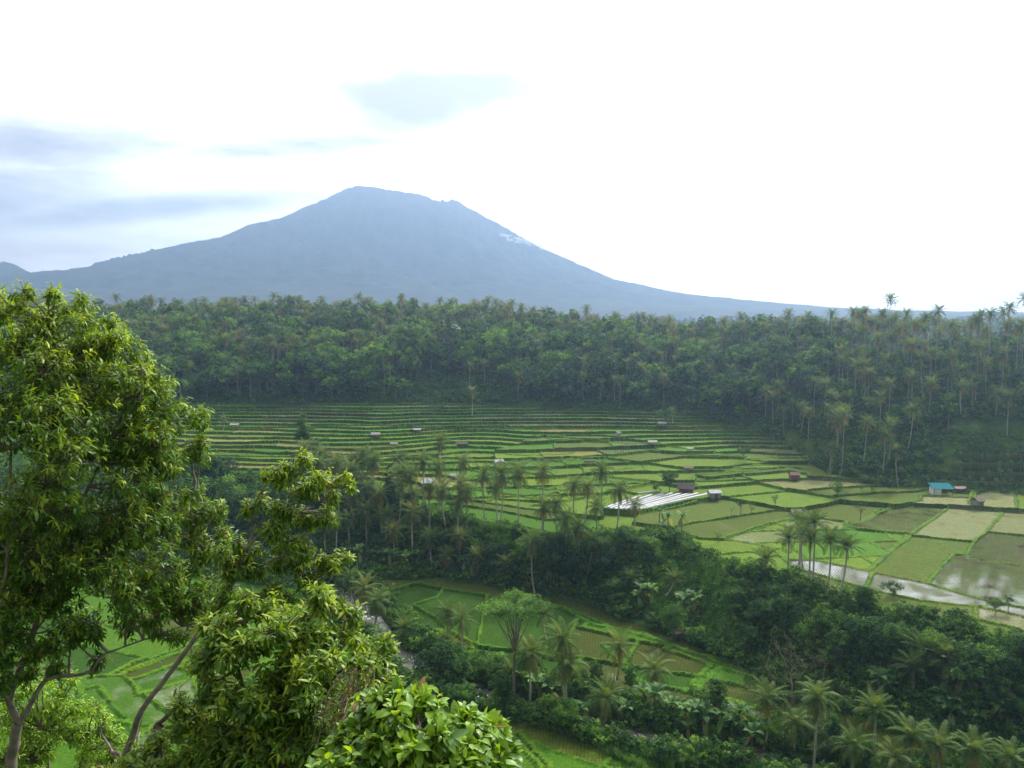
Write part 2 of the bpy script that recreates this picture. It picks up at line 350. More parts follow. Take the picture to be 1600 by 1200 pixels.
def flood(open_):
    """connected components by runs"""
    par = []
    def find(a):
        while par[a] != a: par[a] = par[par[a]]; a = par[a]
        return a
    lab = np.zeros(open_.shape, np.int32); prev = []
    for j in range(open_.shape[0]):
        r = np.flatnonzero(np.diff(np.r_[0, open_[j].astype(np.int8), 0])); cur = []
        for a, b in zip(r[::2], r[1::2]):
            k = len(par); par.append(k); cur.append((a, b, k))
            for (c, d, q) in prev:
                if c < b and a < d:
                    x, y = find(k), find(q)
                    if x != y: par[max(x, y)] = min(x, y)
            lab[j, a:b] = k + 1
        prev = cur
    root = np.array([0] + [find(i) + 1 for i in range(len(par))]); return root[lab]
def inpoly(P):
    ins = np.zeros(GX.shape, bool); n = len(P)
    for i in range(n):
        x0, y0 = P[i]; x1, y1 = P[(i + 1) % n]
        if y0 == y1: continue
        c = ((y0 > GY) != (y1 > GY)) & (GX < (x1 - x0) * (GY - y0) / (y1 - y0) + x0); ins ^= c
    return ins
wob = vn(GX, GY, 11, 21) * 2.2 + vn(GX, GY, 4, 22) * .8
UPZ = (GY > YE + 1.0) & (GY < YB - 1 + wob * .6)
LOWZ = (GY < YF - 1.5 + wob * .6) & (DR > 7.5 + wob * .6) & (GY > 122)
HAND = inpoly(wline([(772,706),(850,680),(940,680),(1060,698),(1160,714),(1270,712),(1290,745),(1420,750),(1500,752),(1800,764),(1900,1060),(1600,1030),(1220,905),(1050,845),(940,845),(860,840),(690,800),(690,768),(775,745)]))
HAND &= UPZ & (np.abs(GX) < .70 * GY)
LOWZ &= (np.abs(GX) < .71 * GY)
D_ = np.minimum(raster(LINES_U), 99)
DL = raster(LINES_L)
LV = BASE.copy(); CELL = np.zeros(GX.shape, np.int64); BUND = np.zeros(GX.shape, bool)
# procedural terraces that follow the contours
PZ = UPZ & ~HAND
hillterr = inpoly(wline([(1500,706),(1620,706),(1700,716),(1700,766),(1440,756),(1440,740),(1500,741)]))
hs = BASE + vn(GX, GY, 55, 31) * 1.3 + vn(GX, GY, 19, 32) * .34
step = np.where(GY > 380, .9, np.where(GY > 330, .85, .75))
lev = np.floor(hs / step).astype(np.int64)
rl = _tab[lev & 255, 7]; rl2 = _tab[lev & 255, 19]
cross = np.floor((GX + vn(GX, GY, 40, 33) * 6 + (GY - 300) * (rl2 - .5) * 1.6) / (15 + 26 * rl) + rl2 * 9).astype(np.int64)
pid = np.where(PZ, 1000000 + (lev + 500) * 200 + cross + 100, 0)
lev2 = np.floor(BASE / 2.8).astype(np.int64)
pid = np.where(hillterr, 5000000 + lev2 + 500, pid)
LV = np.where(PZ, lev * step + step * .5 + (rl - .5) * .2, LV); LV = np.where(hillterr, lev2 * 2.8 + .2, LV)
dif = np.zeros(GX.shape, bool)
dif[:, 1:] |= pid[:, 1:] != pid[:, :-1]; dif[1:, :] |= pid[1:, :] != pid[:-1, :]
d2 = dif.copy(); d2[:-1, :] |= dif[1:, :]; d2 &= (GX * 0 + _tab[(GY * 2).astype(int) & 255, (GX * 2).astype(int) & 255]) < .45
BUND |= (dif | d2) & (PZ | hillterr)
CELL = np.where(PZ | hillterr, pid, CELL)
for zone, dd, wdt, off in ((HAND, D_, .52, 10000000), (LOWZ, DL, .45, 20000000)):
    bd = zone & (dd < wdt + vn(GX, GY, 5, 41) * .2); op = zone & ~bd
    lab = flood(op); kk, c0 = np.unique(lab, return_counts=True); big = kk[(c0 > 5200) & (kk > 0)]
    if len(big):                      # a very large piece is divided into fields as well
        a_ = -.45 if zone is LOWZ else .12; U_ = GX * cos(a_) + GY * sin(a_) + wob * .5; W_ = GY * cos(a_) - GX * sin(a_) + vn(GX, GY, 30, 45) * 4
        jj = np.floor(W_ / 13).astype(np.int64); ii = np.floor((U_ + _tab[jj & 255, 3] * 30) / 27).astype(np.int64); sub = np.where(np.isin(lab, big), (jj + 100) * 100 + ii + 50, 0)
        df = np.zeros(lab.shape, bool); df[:, 1:] |= sub[:, 1:] != sub[:, :-1]; df[1:, :] |= sub[1:, :] != sub[:-1, :]
        df2 = df.copy(); df2[:-1] |= df[1:]; df2[:, :-1] |= df[:, 1:]; df2 &= op; bd = bd | df2; op = op & ~df2; lab = np.where(op, lab, 0); lab = np.where(lab > 0, flood(op), 0)
    k, inv, cnt = np.unique(lab, return_inverse=True, return_counts=True)
    mean = np.bincount(inv.ravel(), weights=BASE.ravel()) / cnt
    LV = np.where(op, mean[inv.reshape(lab.shape)], LV) if zone is HAND else np.where(op, BASE * .35 + .65 * mean[inv.reshape(lab.shape)], LV)
    CELL = np.where(op, off + lab, CELL); BUND |= bd
FIELD = (PZ | HAND | LOWZ | hillterr) & ~BUND
# bunds stand a little above the higher of their two fields
NEG = -1e6; mx = np.where(FIELD, LV, NEG)
for _ in range(3):
    g = mx.copy()
    for s0, s1 in (((1, 0)), ((-1, 0)), ((0, 1)), ((0, -1))):
        g = np.maximum(g, np.roll(mx, (s0, s1), (0, 1)))
    mx = np.where(FIELD, LV, g)
ZG = np.where(FIELD, LV, BASE)
hb = .30 + vn(GX, GY, 1.3, 51) * .14 + vn(GX, GY, 6, 52) * .12
ZG = np.where(BUND & (mx > NEG / 2), mx + hb, ZG)
veg = ~FIELD & ~BUND
ZG = ZG + np.where(veg, vn(GX, GY, 1.6, 53) * .28 + vn(GX, GY, 4.2, 54) * .4, 0) * sstep((DR - 3) / 3)
def GZ(x, y):
    x = np.asarray(x, float); y = np.asarray(y, float)
    i = np.clip(np.round((x - gx[0]) / DX).astype(int), 0, NX - 1); j = np.clip(np.round((y - gy[0]) / DX).astype(int), 0, NY - 1)
    ins = (x > gx[0]) & (x < gx[-1]) & (y > gy[0]) & (y < gy[-1])
    return np.where(ins, ZG[j, i], H(x, y))

# cover colours: one crop state per field
TYPES = {'young': ((.135, .190, .022), .07), 'lush': ((.070, .150, .012), .05), 'olive': ((.105, .135, .024), .34), 'pale': ((.175, .185, .085), .48),
         'mud': ((.235, .225, .140), .45), 'flood': ((.10, .105, .045), .70), 'wetrice': ((.080, .100, .022), .66), 'tan': ((.185, .175, .070), .0), 'grey': ((.125, .155, .075), .56), 'brown': ((.060, .072, .028), .1),
         'deep': ((.038, .086, .009), .10), 'oliver': ((.064, .076, .013), .36), 'wetgreen': ((.060, .130, .014), .46)}
SEEDS_H = [(1080,800,'olive'),(1140,825,'olive'),(1230,835,'pale'),(1200,780,'young'),(1150,765,'young'),(1290,795,'young'),(1290,763,'tan'),(1230,757,'mud'),(1300,755,'pale'),(1340,772,'olive'),
 (1400,755,'grey'),(1400,780,'olive'),(1380,815,'wetrice'),(1400,860,'wetrice'),(1420,805,'olive'),(1370,850,'olive'),(1500,815,'mud'),(1570,820,'mud'),(1580,780,'mud'),(1545,780,'mud'),(1460,870,'olive'),
 (1480,784,'olive'),(1560,860,'wetrice'),(1590,862,'olive'),(1550,905,'wetrice'),(1500,890,'wetrice'),(1590,920,'wetrice'),(1420,925,'flood'),(1340,900,'flood'),(1290,885,'flood'),(1480,936,'flood'),(1000,840,'young'),(960,712,'grey'),
 (900,775,'olive'),(860,775,'olive'),(960,760,'young'),(1040,750,'young'),(1100,722,'young'),(950,735,'young'),(870,705,'tan'),(900,695,'olive'),(840,730,'lush'),(870,755,'young'),(1590,970,'mud'),(1560,958,'mud'),(1560,985,'olive'),
 (1160,875,'young'),(1200,885,'olive'),(940,703,'grey'),(960,694,'grey'),(1000,712,'olive'),(1040,718,'young'),(1150,870,'young'),(1290,905,'oliver'),(1245,808,'pale'),(1290,820,'pale'),(1250,830,'pale')]
SEEDS_L = [(650,935,'deep'),(720,950,'deep'),(660,975,'oliver'),(640,970,'oliver'),(900,1000,'oliver'),(820,990,'deep'),(1050,1040,'oliver'),(1080,1040,'oliver'),(1160,1080,'oliver'),(1130,1070,'oliver'),(1000,1020,'deep'),(1150,1050,'deep'),
 (1110,1100,'grey'),(900,1170,'olive'),(960,1160,'young'),(830,1180,'grey'),(280,1010,'lush'),(230,1030,'lush'),(260,1050,'wetgreen'),(180,1085,'wetgreen'),(150,1095,'wetgreen'),(110,1080,'wetgreen'),(280,1090,'grey'),(200,1150,'wetgreen'),(700,960,'deep'),(760,1050,'oliver'),(690,1120,'deep'),(640,1100,'deep')]
ctype = {}
for (x, y, t) in SEEDS_H + SEEDS_L:
    p = gpx(x, y); i = int(round((p[0] - gx[0]) / DX)); j = int(round((p[1] - gy[0]) / DX))
    if 0 <= i < NX and 0 <= j < NY and CELL[j, i]: ctype.setdefault(int(CELL[j, i]), t)
ids, inv = np.unique(CELL, return_inverse=True); inv = inv.reshape(CELL.shape)
pal = np.zeros((len(ids), 4)); rr = random.Random(3)
cY = np.bincount(inv.ravel(), weights=GY.ravel()) / np.bincount(inv.ravel())
cX = np.bincount(inv.ravel(), weights=GX.ravel()) / np.bincount(inv.ravel())
for k, c in enumerate(ids):
    if int(c) in ctype: t = ctype[int(c)]
    elif c >= 20000000: t = rr.choice(['deep', 'deep', 'oliver', 'lush'])
    elif c >= 10000000: t = rr.choice(['young', 'young', 'lush', 'olive'])
    elif c >= 5000000: t = 'brown'
    else:
        far = cY[k] > 385
        pp = cX[k] / max(cY[k], 1) * F + 800
        if pp > 1150 and cY[k] > 300: t = rr.choice(['pale', 'grey', 'olive'])
        else: t = rr.choice(['deep', 'deep', 'grey', 'brown', 'lush'] if far else ['young', 'young', 'lush', 'olive', 'young', 'lush', 'lush', 'olive', 'tan'] if rr.random() < .6 else ['young', 'lush'])
    col, w = TYPES[t]; v = rr.uniform(.86, 1.14)
    pal[k] = (*(np.array(col) * v * np.array([rr.uniform(.93, 1.07), 1, rr.uniform(.9, 1.1)])), w)
COVER = pal[inv][..., :3]; WET = pal[inv][..., 3]
nb = vn(GX, GY, 1.1, 61)[..., None]; nb2 = vn(GX, GY, 9, 62)[..., None]
bundc = np.array([.090, .165, .020]) * (1 + .22 * nb) + np.array([.05, .035, .0]) * np.clip(nb2, 0, 1)
vegc = np.array([.045, .105, .014]) * (1 + .3 * nb) + np.array([.04, .03, .0]) * np.clip(nb2, 0, 1)
low = (GY < YF)[..., None]
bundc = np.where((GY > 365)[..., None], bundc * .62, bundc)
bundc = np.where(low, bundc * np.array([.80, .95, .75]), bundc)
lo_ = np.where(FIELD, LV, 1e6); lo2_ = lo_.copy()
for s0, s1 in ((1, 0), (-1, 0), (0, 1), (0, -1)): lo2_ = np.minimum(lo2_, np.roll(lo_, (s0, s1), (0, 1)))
face = BUND & (lo2_ < mx - .35)       # shade painted into the cover: bund sides above a lower field are darker green
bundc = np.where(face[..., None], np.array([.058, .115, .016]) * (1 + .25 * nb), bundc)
bundc = np.where(hillterr[..., None], np.array([.11, .15, .05]), bundc)
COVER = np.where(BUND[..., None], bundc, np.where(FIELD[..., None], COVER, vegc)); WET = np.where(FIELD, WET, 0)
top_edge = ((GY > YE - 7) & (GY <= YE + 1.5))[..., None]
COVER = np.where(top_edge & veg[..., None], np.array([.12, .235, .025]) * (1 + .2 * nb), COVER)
bed = (DR < 4.2)[..., None]; COVER = np.where(bed, np.array([.075, .08, .045]) * (1 + .3 * nb), COVER)
path_m = (GY > YB)[..., None] & ~hillterr[..., None]
COVER = np.where(path_m & ~FIELD[..., None], vegc * np.array([.85, .8, .8]), COVER)

ok = (np.abs(GX) < .74 * GY + 22)
vi = np.full(GX.shape, -1, np.int64)
q = ok[:-1, :-1] & ok[1:, :-1] & ok[:-1, 1:] & ok[1:, 1:]
idx = np.arange(NX * NY).reshape(NY, NX)
Q = np.stack([idx[:-1, :-1], idx[:-1, 1:], idx[1:, 1:], idx[1:, :-1]], -1)[q]
used = np.unique(Q); remap = np.full(NX * NY, -1, np.int64); remap[used] = np.arange(len(used))
V = np.c_[GX.ravel(), GY.ravel(), ZG.ravel()][used]
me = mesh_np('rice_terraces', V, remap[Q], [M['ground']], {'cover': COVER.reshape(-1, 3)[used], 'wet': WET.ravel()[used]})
tag(obj('terrain_rice_terraces', me), kind='structure')

# coarse land all round, out to the foot of the mountain
ys = np.r_[np.arange(-60, 700, 5.0), 700 * 1.045 ** np.arange(1, 50)]; ys = ys[ys < 6400]
ss = np.linspace(-1.25, 1.25, 260)
SSg, YYg = np.meshgrid(ss, ys); XX = SSg * (np.abs(YYg) + 130)
ZZ = H(XX, YYg)
inside = (YYg > 124) & (YYg < 449) & (np.abs(XX) < .74 * YYg + 17)
ZZ = ZZ - np.where(inside, 6.0, np.where((YYg > 115) & (YYg < 458) & (np.abs(XX) < .74 * YYg + 28), .5, 0))
n0, n1 = ZZ.shape; idx = np.arange(n0 * n1).reshape(n0, n1)
Q = np.stack([idx[:-1, :-1], idx[:-1, 1:], idx[1:, 1:], idx[1:, :-1]], -1).reshape(-1, 4)
nv = vn(XX, YYg, 30, 71)[..., None]
cc = np.array([.035, .075, .014]) * (1 + .35 * nv); cc = cc.reshape(-1, 3)
me = mesh_np('ground', np.c_[XX.ravel(), YYg.ravel(), ZZ.ravel()], Q, [M['ground']], {'cover': cc, 'wet': np.zeros(len(cc))}, smooth=True)
tag(obj('ground', me), kind='structure')
# ------------------------------------------------------------------ the mountain
def mountain():
    YC = 5000.0
    prof = [(-900,488),(-500,480),(-200,470),(-60,452),(0,440),(60,430),(85,427),(110,425),(150,418),(175,409),(200,402),(250,390),(300,380),(350,371),(375,360),(400,350),(440,342),(480,325),(510,313),(530,302),(545,297),(560,292),(580,291),(600,296),(612,298),(628,297),(634,301),(652,303),(668,307),(680,315),(695,316),(708,314),(716,316),(725,320),(760,340),(780,350),(800,362),(840,385),(880,402),(920,420),(960,437),(1000,445),(1060,458),(1120,465),(1200,473),(1280,480),(1400,486),(1700,492),(2300,500)]
    px = np.array([p[0] for p in prof], float); hz = np.array([float(ray(800, p[1])[2]) * YC for p in prof])
    cx = 575
    u = np.r_[np.arange(-1000, 100, 20), np.arange(100, 1000, 4.0), np.arange(1000, 2300, 25)]
    dy = np.r_[np.linspace(-2600, -1000, 40)[:-1], np.linspace(-1000, -100, 70)[:-1], np.linspace(-100, 100, 21)[:-1], np.linspace(100, 1200, 30)]
    U, DY = np.meshgrid(u, dy); X = (U - 800) / F * YC; XC = (cx - 800) / F * YC
    dx = X - XC; ey = np.where(DY > 0, DY * 4.2, DY * 2.3)
    r = np.hypot(dx, ey); th = np.arctan2(ey, dx)
    rp = XC + r; rm = XC - r
    hr = np.interp(rp / YC * F + 800, px, hz); hl = np.interp(rm / YC * F + 800, px, hz)
    w = .5 + .5 * np.cos(th); w = sstep(w)
    Hh = hr * w + hl * (1 - w)
    same = np.interp(U, px, hz)
    k = np.exp(-(DY / 90.0) ** 2); Hh = np.where(np.abs(DY) < 1, same, Hh * (1 - k) + np.minimum(Hh, same) * k if False else Hh)
    # gullies running down from the summit
    gul = np.abs(vn(th * 260, r * .12, 14, 81)) * 1.0 + np.abs(vn(th * 260, r * .2, 5, 82)) * .5
    amp = np.clip(Hh / 500, 0, 1) * 75 * sstep(np.abs(ey) / 160) * (.3 + np.clip(r / 800, 0, 1))
    Z = Hh - gul * amp + vn(X, DY, 60, 83) * 5 * sstep(np.abs(ey) / 60)
    rough = (vn(X, DY, 9, 84) * 3 + vn(X, DY, 22, 85) * 3) * np.clip(Hh / 300, .15, 1) * (1 + 2.2 * sstep((Hh - 640) / 100))
    Z = Z + rough - 130 * sstep((-DY - 1500) / 900) - 90 * sstep((U - 1500) / 600)
    # a lower hill on the left flank
    hx = (22 - 800) / F * YC; Z = np.maximum(Z, 352 + vn(X, DY, 25, 86) * 5 - ((X - hx) / 13.0) ** 2 * .72 - np.abs(DY + 40) * .4)
    n0, n1 = Z.shape; idx = np.arange(n0 * n1).reshape(n0, n1)
    Q = np.stack([idx[:-1, :-1], idx[:-1, 1:], idx[1:, 1:], idx[1:, :-1]], -1).reshape(-1, 4)
    m, nt, out = mat('mountain_slope')
    b = N(nt, 'ShaderNodeBsdfPrincipled', inp={'Roughness': .95, 'Specular IOR Level': .1})
    co = N(nt, 'ShaderNodeTexCoord'); n = noise(nt, co.outputs['Object'], .008, 6, .65); sep = N(nt, 'ShaderNodeSeparateXYZ'); nt.links.new(co.outputs['Object'], sep.inputs[0])
    c = mixc(nt, mrange(nt, n, .35, .7), (.035, .05, .03), (.10, .105, .07))
    c = mixc(nt, mrange(nt, sep.outputs[2], 500, 820), c, (.13, .12, .10)); nt.links.new(c, b.inputs['Base Color']); nt.links.new(b.outputs[0], out.inputs[0])
    me = mesh_np('mountain', np.c_[X.ravel(), (YC + DY).ravel(), Z.ravel()], Q, [m], smooth=True)
    tag(obj('mountain', me), 'broad conical volcano with a ragged summit, pale blue in the haze', 'mountain', kind='structure')
    # the small cloud that clings to the right flank: overlapping soft puffs of vapour
    mc, nt, out = mat('cloud_vapour')
    pv = N(nt, 'ShaderNodeVolumePrincipled', inp={'Density': .06, 'Anisotropy': .1}); pv.inputs['Color'].default_value = (1, 1, 1, 1)
    nt.links.new(pv.outputs[0], out.inputs['Volume'])
    import bmesh
    bm = bmesh.new(); rr = random.Random(5)
    for i in range(26):
        t = i / 25
        p = at(784 + 62 * t + rr.uniform(-4, 4), 365 + 22 * t + rr.uniform(-3, 3) + 2 * sin(t * 7), 4700 + 140 * t)
        s = (17 * (1 - abs(t - .45) * 1.1) + 5) * rr.uniform(.55, 1.0)
        v = bmesh.ops.create_icosphere(bm, subdivisions=3, radius=1.0)['verts']
        for q in v:
            k = 1 + .28 * vn(q.co.x * 3 + i, q.co.y * 3 + q.co.z * 2, 1, 5)
            q.co = (p[0] + q.co.x * s * 1.5 * k, p[1] + q.co.y * s * k, p[2] + q.co.z * s * .62 * k)
    me = bpy.data.meshes.new('cloud'); bm.to_mesh(me); bm.free(); me.materials.append(mc)
    o = obj('cloud', me); o.modifiers.new('remesh', 'REMESH').mode = 'VOXEL'; o.modifiers['remesh'].voxel_size = 3.0
    tag(o, 'small white cloud clinging to the right flank of the mountain', 'cloud', kind='stuff')
mountain()

# ------------------------------------------------------------------ plant templates (vertices, quads, tint)
class T:
    def __init__(s): s.V = []; s.Q = []; s.t = []; s.n = 0
    def add(s, V, Q, t):
        V = np.asarray(V, float).reshape(-1, 3); s.V.append(V); s.Q.append(np.asarray(Q, int).reshape(-1, 4) + s.n)
        s.t.append(np.broadcast_to(np.asarray(t, float), (len(V),))); s.n += len(V)
    def get(s): return np.concatenate(s.V), np.concatenate(s.Q), np.concatenate(s.t)
    def mesh(s, name, mats, smooth=False):
        V, Q, t = s.get(); return mesh_np(name, V, Q, mats, {'tint': t}, smooth)
def tube(t, P, R, tint=0.3, n=6):
    P = np.asarray(P, float); R = np.broadcast_to(np.asarray(R, float), (len(P),)); a = np.arange(n) * 2 * pi / n
    D = np.gradient(P, axis=0); D /= np.linalg.norm(D, axis=1)[:, None] + 1e-9
    ref = np.array([0.31, .95, .05]); X = np.cross(D, ref); X /= np.linalg.norm(X, axis=1)[:, None] + 1e-9; Y = np.cross(D, X)
    V = (P[:, None] + R[:, None, None] * (np.cos(a)[None, :, None] * X[:, None] + np.sin(a)[None, :, None] * Y[:, None])).reshape(-1, 3)
    Q = [(k * n + i, k * n + (i + 1) % n, (k + 1) * n + (i + 1) % n, (k + 1) * n + i) for k in range(len(P) - 1) for i in range(n)]
    t.add(V, Q, tint)
def quads(t, C, A, B, tint):
    """many diamonds-ish quads: centre C, half axes A, B"""
    C = np.asarray(C); n = len(C); V = np.stack([C - A, C - B * .9 + A * .1, C + A, C + B * .9 + A * .1], 1).reshape(-1, 3)
    t.add(V, np.arange(4 * n).reshape(n, 4), np.repeat(np.broadcast_to(tint, (n,)), 4))
def unit(r, n):
    v = r.normal(size=(n, 3)); return v / np.linalg.norm(v, axis=1)[:, None]

def palm_crown(seed, nf=24, L=4.6, nl=15, lw=.13, lo=-45, hi=82, bend=75, dead=3, ll=1.0):
    r = np.random.default_rng(seed); t = T(); K = 9
    for i in range(nf):
        a = i * 2.39996 + r.uniform(-.2, .2); u = (i + .5) / nf
        isdead = i < dead
        e0 = radians(lo + (hi - lo) * u ** .85 + r.uniform(-7, 7)); b = radians(bend * (.75 + .5 * r.random()) * (1.1 - .5 * u)); Lf = L * r.uniform(.85, 1.05) * (1 - .25 * max(0, u - .8) * 5 * .5)
        if isdead: e0 = radians(r.uniform(-80, -55)); b = radians(15); Lf *= .8
        s = np.linspace(0, 1, K); e = e0 - b * s ** 1.4; e = np.maximum(e, radians(-88))
        ds = Lf / (K - 1); x = np.r_[0, np.cumsum(np.cos(e[:-1]) * ds)]; z = np.r_[0, np.cumsum(np.sin(e[:-1]) * ds)]
        sw = r.uniform(-.25, .25) * s ** 2 * Lf * .4
        ca, sa = cos(a), sin(a)
        P = np.c_[x * ca - sw * sa, x * sa + sw * ca, z]
        tint = 1.32 if isdead else np.clip(.15 + .75 * u + r.uniform(-.12, .12), 0, .95)
        if not isdead and u < .3 and r.random() < .35: tint = 1.1
        side0 = np.array([-sa, ca, 0])
        w = .07 * (1 - s) + .015
        V = np.stack([P - side0 * w[:, None], P + side0 * w[:, None]], 1).reshape(-1, 3)
        t.add(V, [(2 * k, 2 * k + 1, 2 * k + 3, 2 * k + 2) for k in range(K - 1)], min(tint + .25, 1.35))
        m = nl; sp = np.repeat(np.linspace(.10, .985, m), 2) + r.uniform(-.01, .01, 2 * m); sg = np.tile([-1., 1.], m)
        Pp = np.stack([np.interp(sp, s, P[:, k]) for k in range(3)], 1)
        ee = np.interp(sp, s, e); D = np.stack([np.cos(ee) * ca, np.cos(ee) * sa, np.sin(ee)], 1); Nn = np.stack([-np.sin(ee) * ca, -np.sin(ee) * sa, np.cos(ee)], 1)
        sd = side0[None] * sg[:, None]
        lenl = ll * (.35 + .85 * np.sin(pi * np.clip(sp, 0, 1) ** .85) ** .8) * (L / 4.6) * r.uniform(.85, 1.12, 2 * m)
        dr = np.array([0, 0, -1.0])
        d1 = sd * .86 + D * .5 + Nn * .12; d1 /= np.linalg.norm(d1, axis=1)[:, None]
        d2 = sd * .6 + D * .45 + dr * .75; d2 /= np.linalg.norm(d2, axis=1)[:, None]
        mid = Pp + d1 * (lenl * .5)[:, None]; tip = mid + d2 * (lenl * .5)[:, None]
        W = D * lw * (L / 4.6)
        V = np.stack([Pp - W * .6, Pp + W * .6, mid + W, mid - W, tip + W * .25, tip - W * .25], 1).reshape(-1, 3)
        q0 = np.arange(2 * m)[:, None] * 6; Qq = np.concatenate([q0 + np.array([[0, 1, 2, 3]]), q0 + np.array([[3, 2, 4, 5]])])
        t.add(V, Qq, np.repeat(np.clip(tint + r.uniform(-.1, .1, 2 * m), 0, 1.35), 6))
    # spear and nuts
    tube(t, [(0, 0, -.5), (0, 0, .6), (.03, 0, 1.6)], [.2, .12, .02], .5, 5)
    for i in range(7):
        a = r.uniform(0, 2 * pi); c = np.array([cos(a) * .42, sin(a) * .42, -.45 + r.uniform(-.2, .1)])
        tube(t, [c + (0, 0, .17), c + (0, 0, .08), c - (0, 0, .08), c - (0, 0, .17)], [.02, .14, .14, .02], r.choice([.75, 1.1]), 6)
    return t
def palm_trunk(seed, h=14.0, lean=1.4, r0=.26):
    r = np.random.default_rng(seed); t = T(); K = 9; a = r.uniform(0, 2 * pi); s = np.linspace(0, 1, K)
    off = lean * (s - s ** 2 * r.uniform(.2, .9)) ; off = off - off[-1]
    P = np.c_[off * cos(a), off * sin(a), s * h - .3 * (s < .01)]
    R = r0 * (1 - .35 * s); R[0] *= 1.5; tube(t, P, R, .3, 7); return t
def broad(seed, lobes, n, leaf, trunk_h, tr=.25, flat=1.0, jitter=.25, up=.35, limbs=True, tm=None, bias=.0):
    """tree: crown of leaf clumps over uneven lobes; trunk with limbs"""
    r = np.random.default_rng(seed); c = T(); tk = T()
    areas = np.array([l[3] ** 2 for l in lobes]); cnt = np.maximum((n * areas / areas.sum()).astype(int), 8)
    for (x, y, z, R), k in zip(lobes, cnt):
        # sub-clusters break each lobe up
        ns = max(5, int(k / 26)); sd = unit(r, ns); sd[:, 2] = np.abs(sd[:, 2]) * .9 - .25 + .1 * r.random(ns); sc = np.array([x, y, z]) + sd * R * np.array([1, 1, flat]) * r.uniform(.62, 1.0, ns)[:, None]
        w = r.integers(0, ns, k); sr = R * r.uniform(.26, .5, ns)
        d = unit(r, k); d[:, 2] *= .8; P = sc[w] + d * (sr[w] * r.uniform(.35, 1.0, k) ** .6)[:, None]
        out = P - np.array([x, y, z - R * .3]); out /= np.linalg.norm(out, axis=1)[:, None] + 1e-9
        nn = out * .6 + unit(r, k) * .6 + np.array([0, 0, up]); nn /= np.linalg.norm(nn, axis=1)[:, None]
        A = np.cross(nn, unit(r, k)); A /= np.linalg.norm(A, axis=1)[:, None] + 1e-9; B = np.cross(nn, A)
        sz = leaf * r.uniform(.6, 1.35, k)
        lt = r.uniform(-.18, .18) + bias
        tint = .45 + lt + r.uniform(-.34, .34, ns)[w] + r.uniform(-.13, .13, k)
        quads(c, P, A * sz[:, None], B * (sz * .55)[:, None], np.clip(tint, 0, 1))
    zc = min(l[2] - l[3] * .5 for l in lobes); top = np.mean([l[:3] for l in lobes], axis=0)
    fk = np.array([top[0] * .3, top[1] * .3, trunk_h]); tube(tk, [(0, 0, -.6), (0, 0, .4), fk * .55, fk], [tr * 1.4, tr, tr * .85, tr * .7], .3, 7)
    if limbs:
        for (x, y, z, R) in lobes[:9]:
            e = np.array([x, y, z]); m = fk * .45 + e * .55 + np.array([0, 0, -.12 * R]) + r.uniform(-.3, .3, 3)
            tube(tk, [fk * .93, m, e + (0, 0, R * .2)], [tr * .55, tr * .33, tr * .1], .3, 5)
    return c, tk
def lobes_round(seed, R, z0, hz, n, lr):
    r = np.random.default_rng(seed); o = []
    for i in range(n):
        a = i * 2.4 + r.uniform(-.4, .4); u = (i + .5) / n; rad = R * sqrt(max(.02, 1 - (2 * u - 1) ** 2)) * r.uniform(.55, .95); z = z0 + hz * (u - .35)
        o.append((cos(a) * rad, sin(a) * rad, z, lr * r.uniform(.75, 1.2)))
    return o
def banana(seed, n=9, L=2.3, h=2.6):
    r = np.random.default_rng(seed); t = T(); st = T(); tube(st, [(0, 0, -.3), (0, 0, h * .5), (.05, 0, h)], [.17, .13, .07], .5, 6)
    for i in range(n):
        a = i * 2.4 + r.uniform(-.3, .3); e0 = radians(r.uniform(45, 80)); K = 7; s = np.linspace(0, 1, K); bend = radians(r.uniform(70, 135)); e = e0 - bend * s ** 1.3
        if i < 2: e0 = radians(-30); e = e0 - radians(50) * s
        Lf = L * r.uniform(.8, 1.15); ds = Lf / (K - 1); x = np.r_[0, np.cumsum(np.cos(e[:-1]) * ds)]; z = np.r_[0, np.cumsum(np.sin(e[:-1]) * ds)] + h
        ca, sa = cos(a), sin(a); P = np.c_[x * ca, x * sa, z]; side = np.array([-sa, ca, 0.]); w = (.06 + .3 * np.sin(pi * np.clip(s * .97 + .03, 0, 1)) ** .5); w[0] = .03; w[-1] = .05
        V = np.stack([P - side * w[:, None] - [0, 0, .0], P + [0, 0, -.06], P + side * w[:, None]], 1); V[:, 0, 2] += .10 * w; V[:, 2, 2] += .10 * w
        V[:, 0] += r.uniform(-.03, .03, (K, 3)); V[:, 2] += r.uniform(-.03, .03, (K, 3))
        Qq = [(3 * k + j, 3 * k + j + 1, 3 * k + j + 4, 3 * k + j + 3) for k in range(K - 1) for j in range(2)]
        t.add(V.reshape(-1, 3), Qq, 1.3 if i < 1 else np.clip(r.uniform(.3, .9), 0, 1))
    return t, st
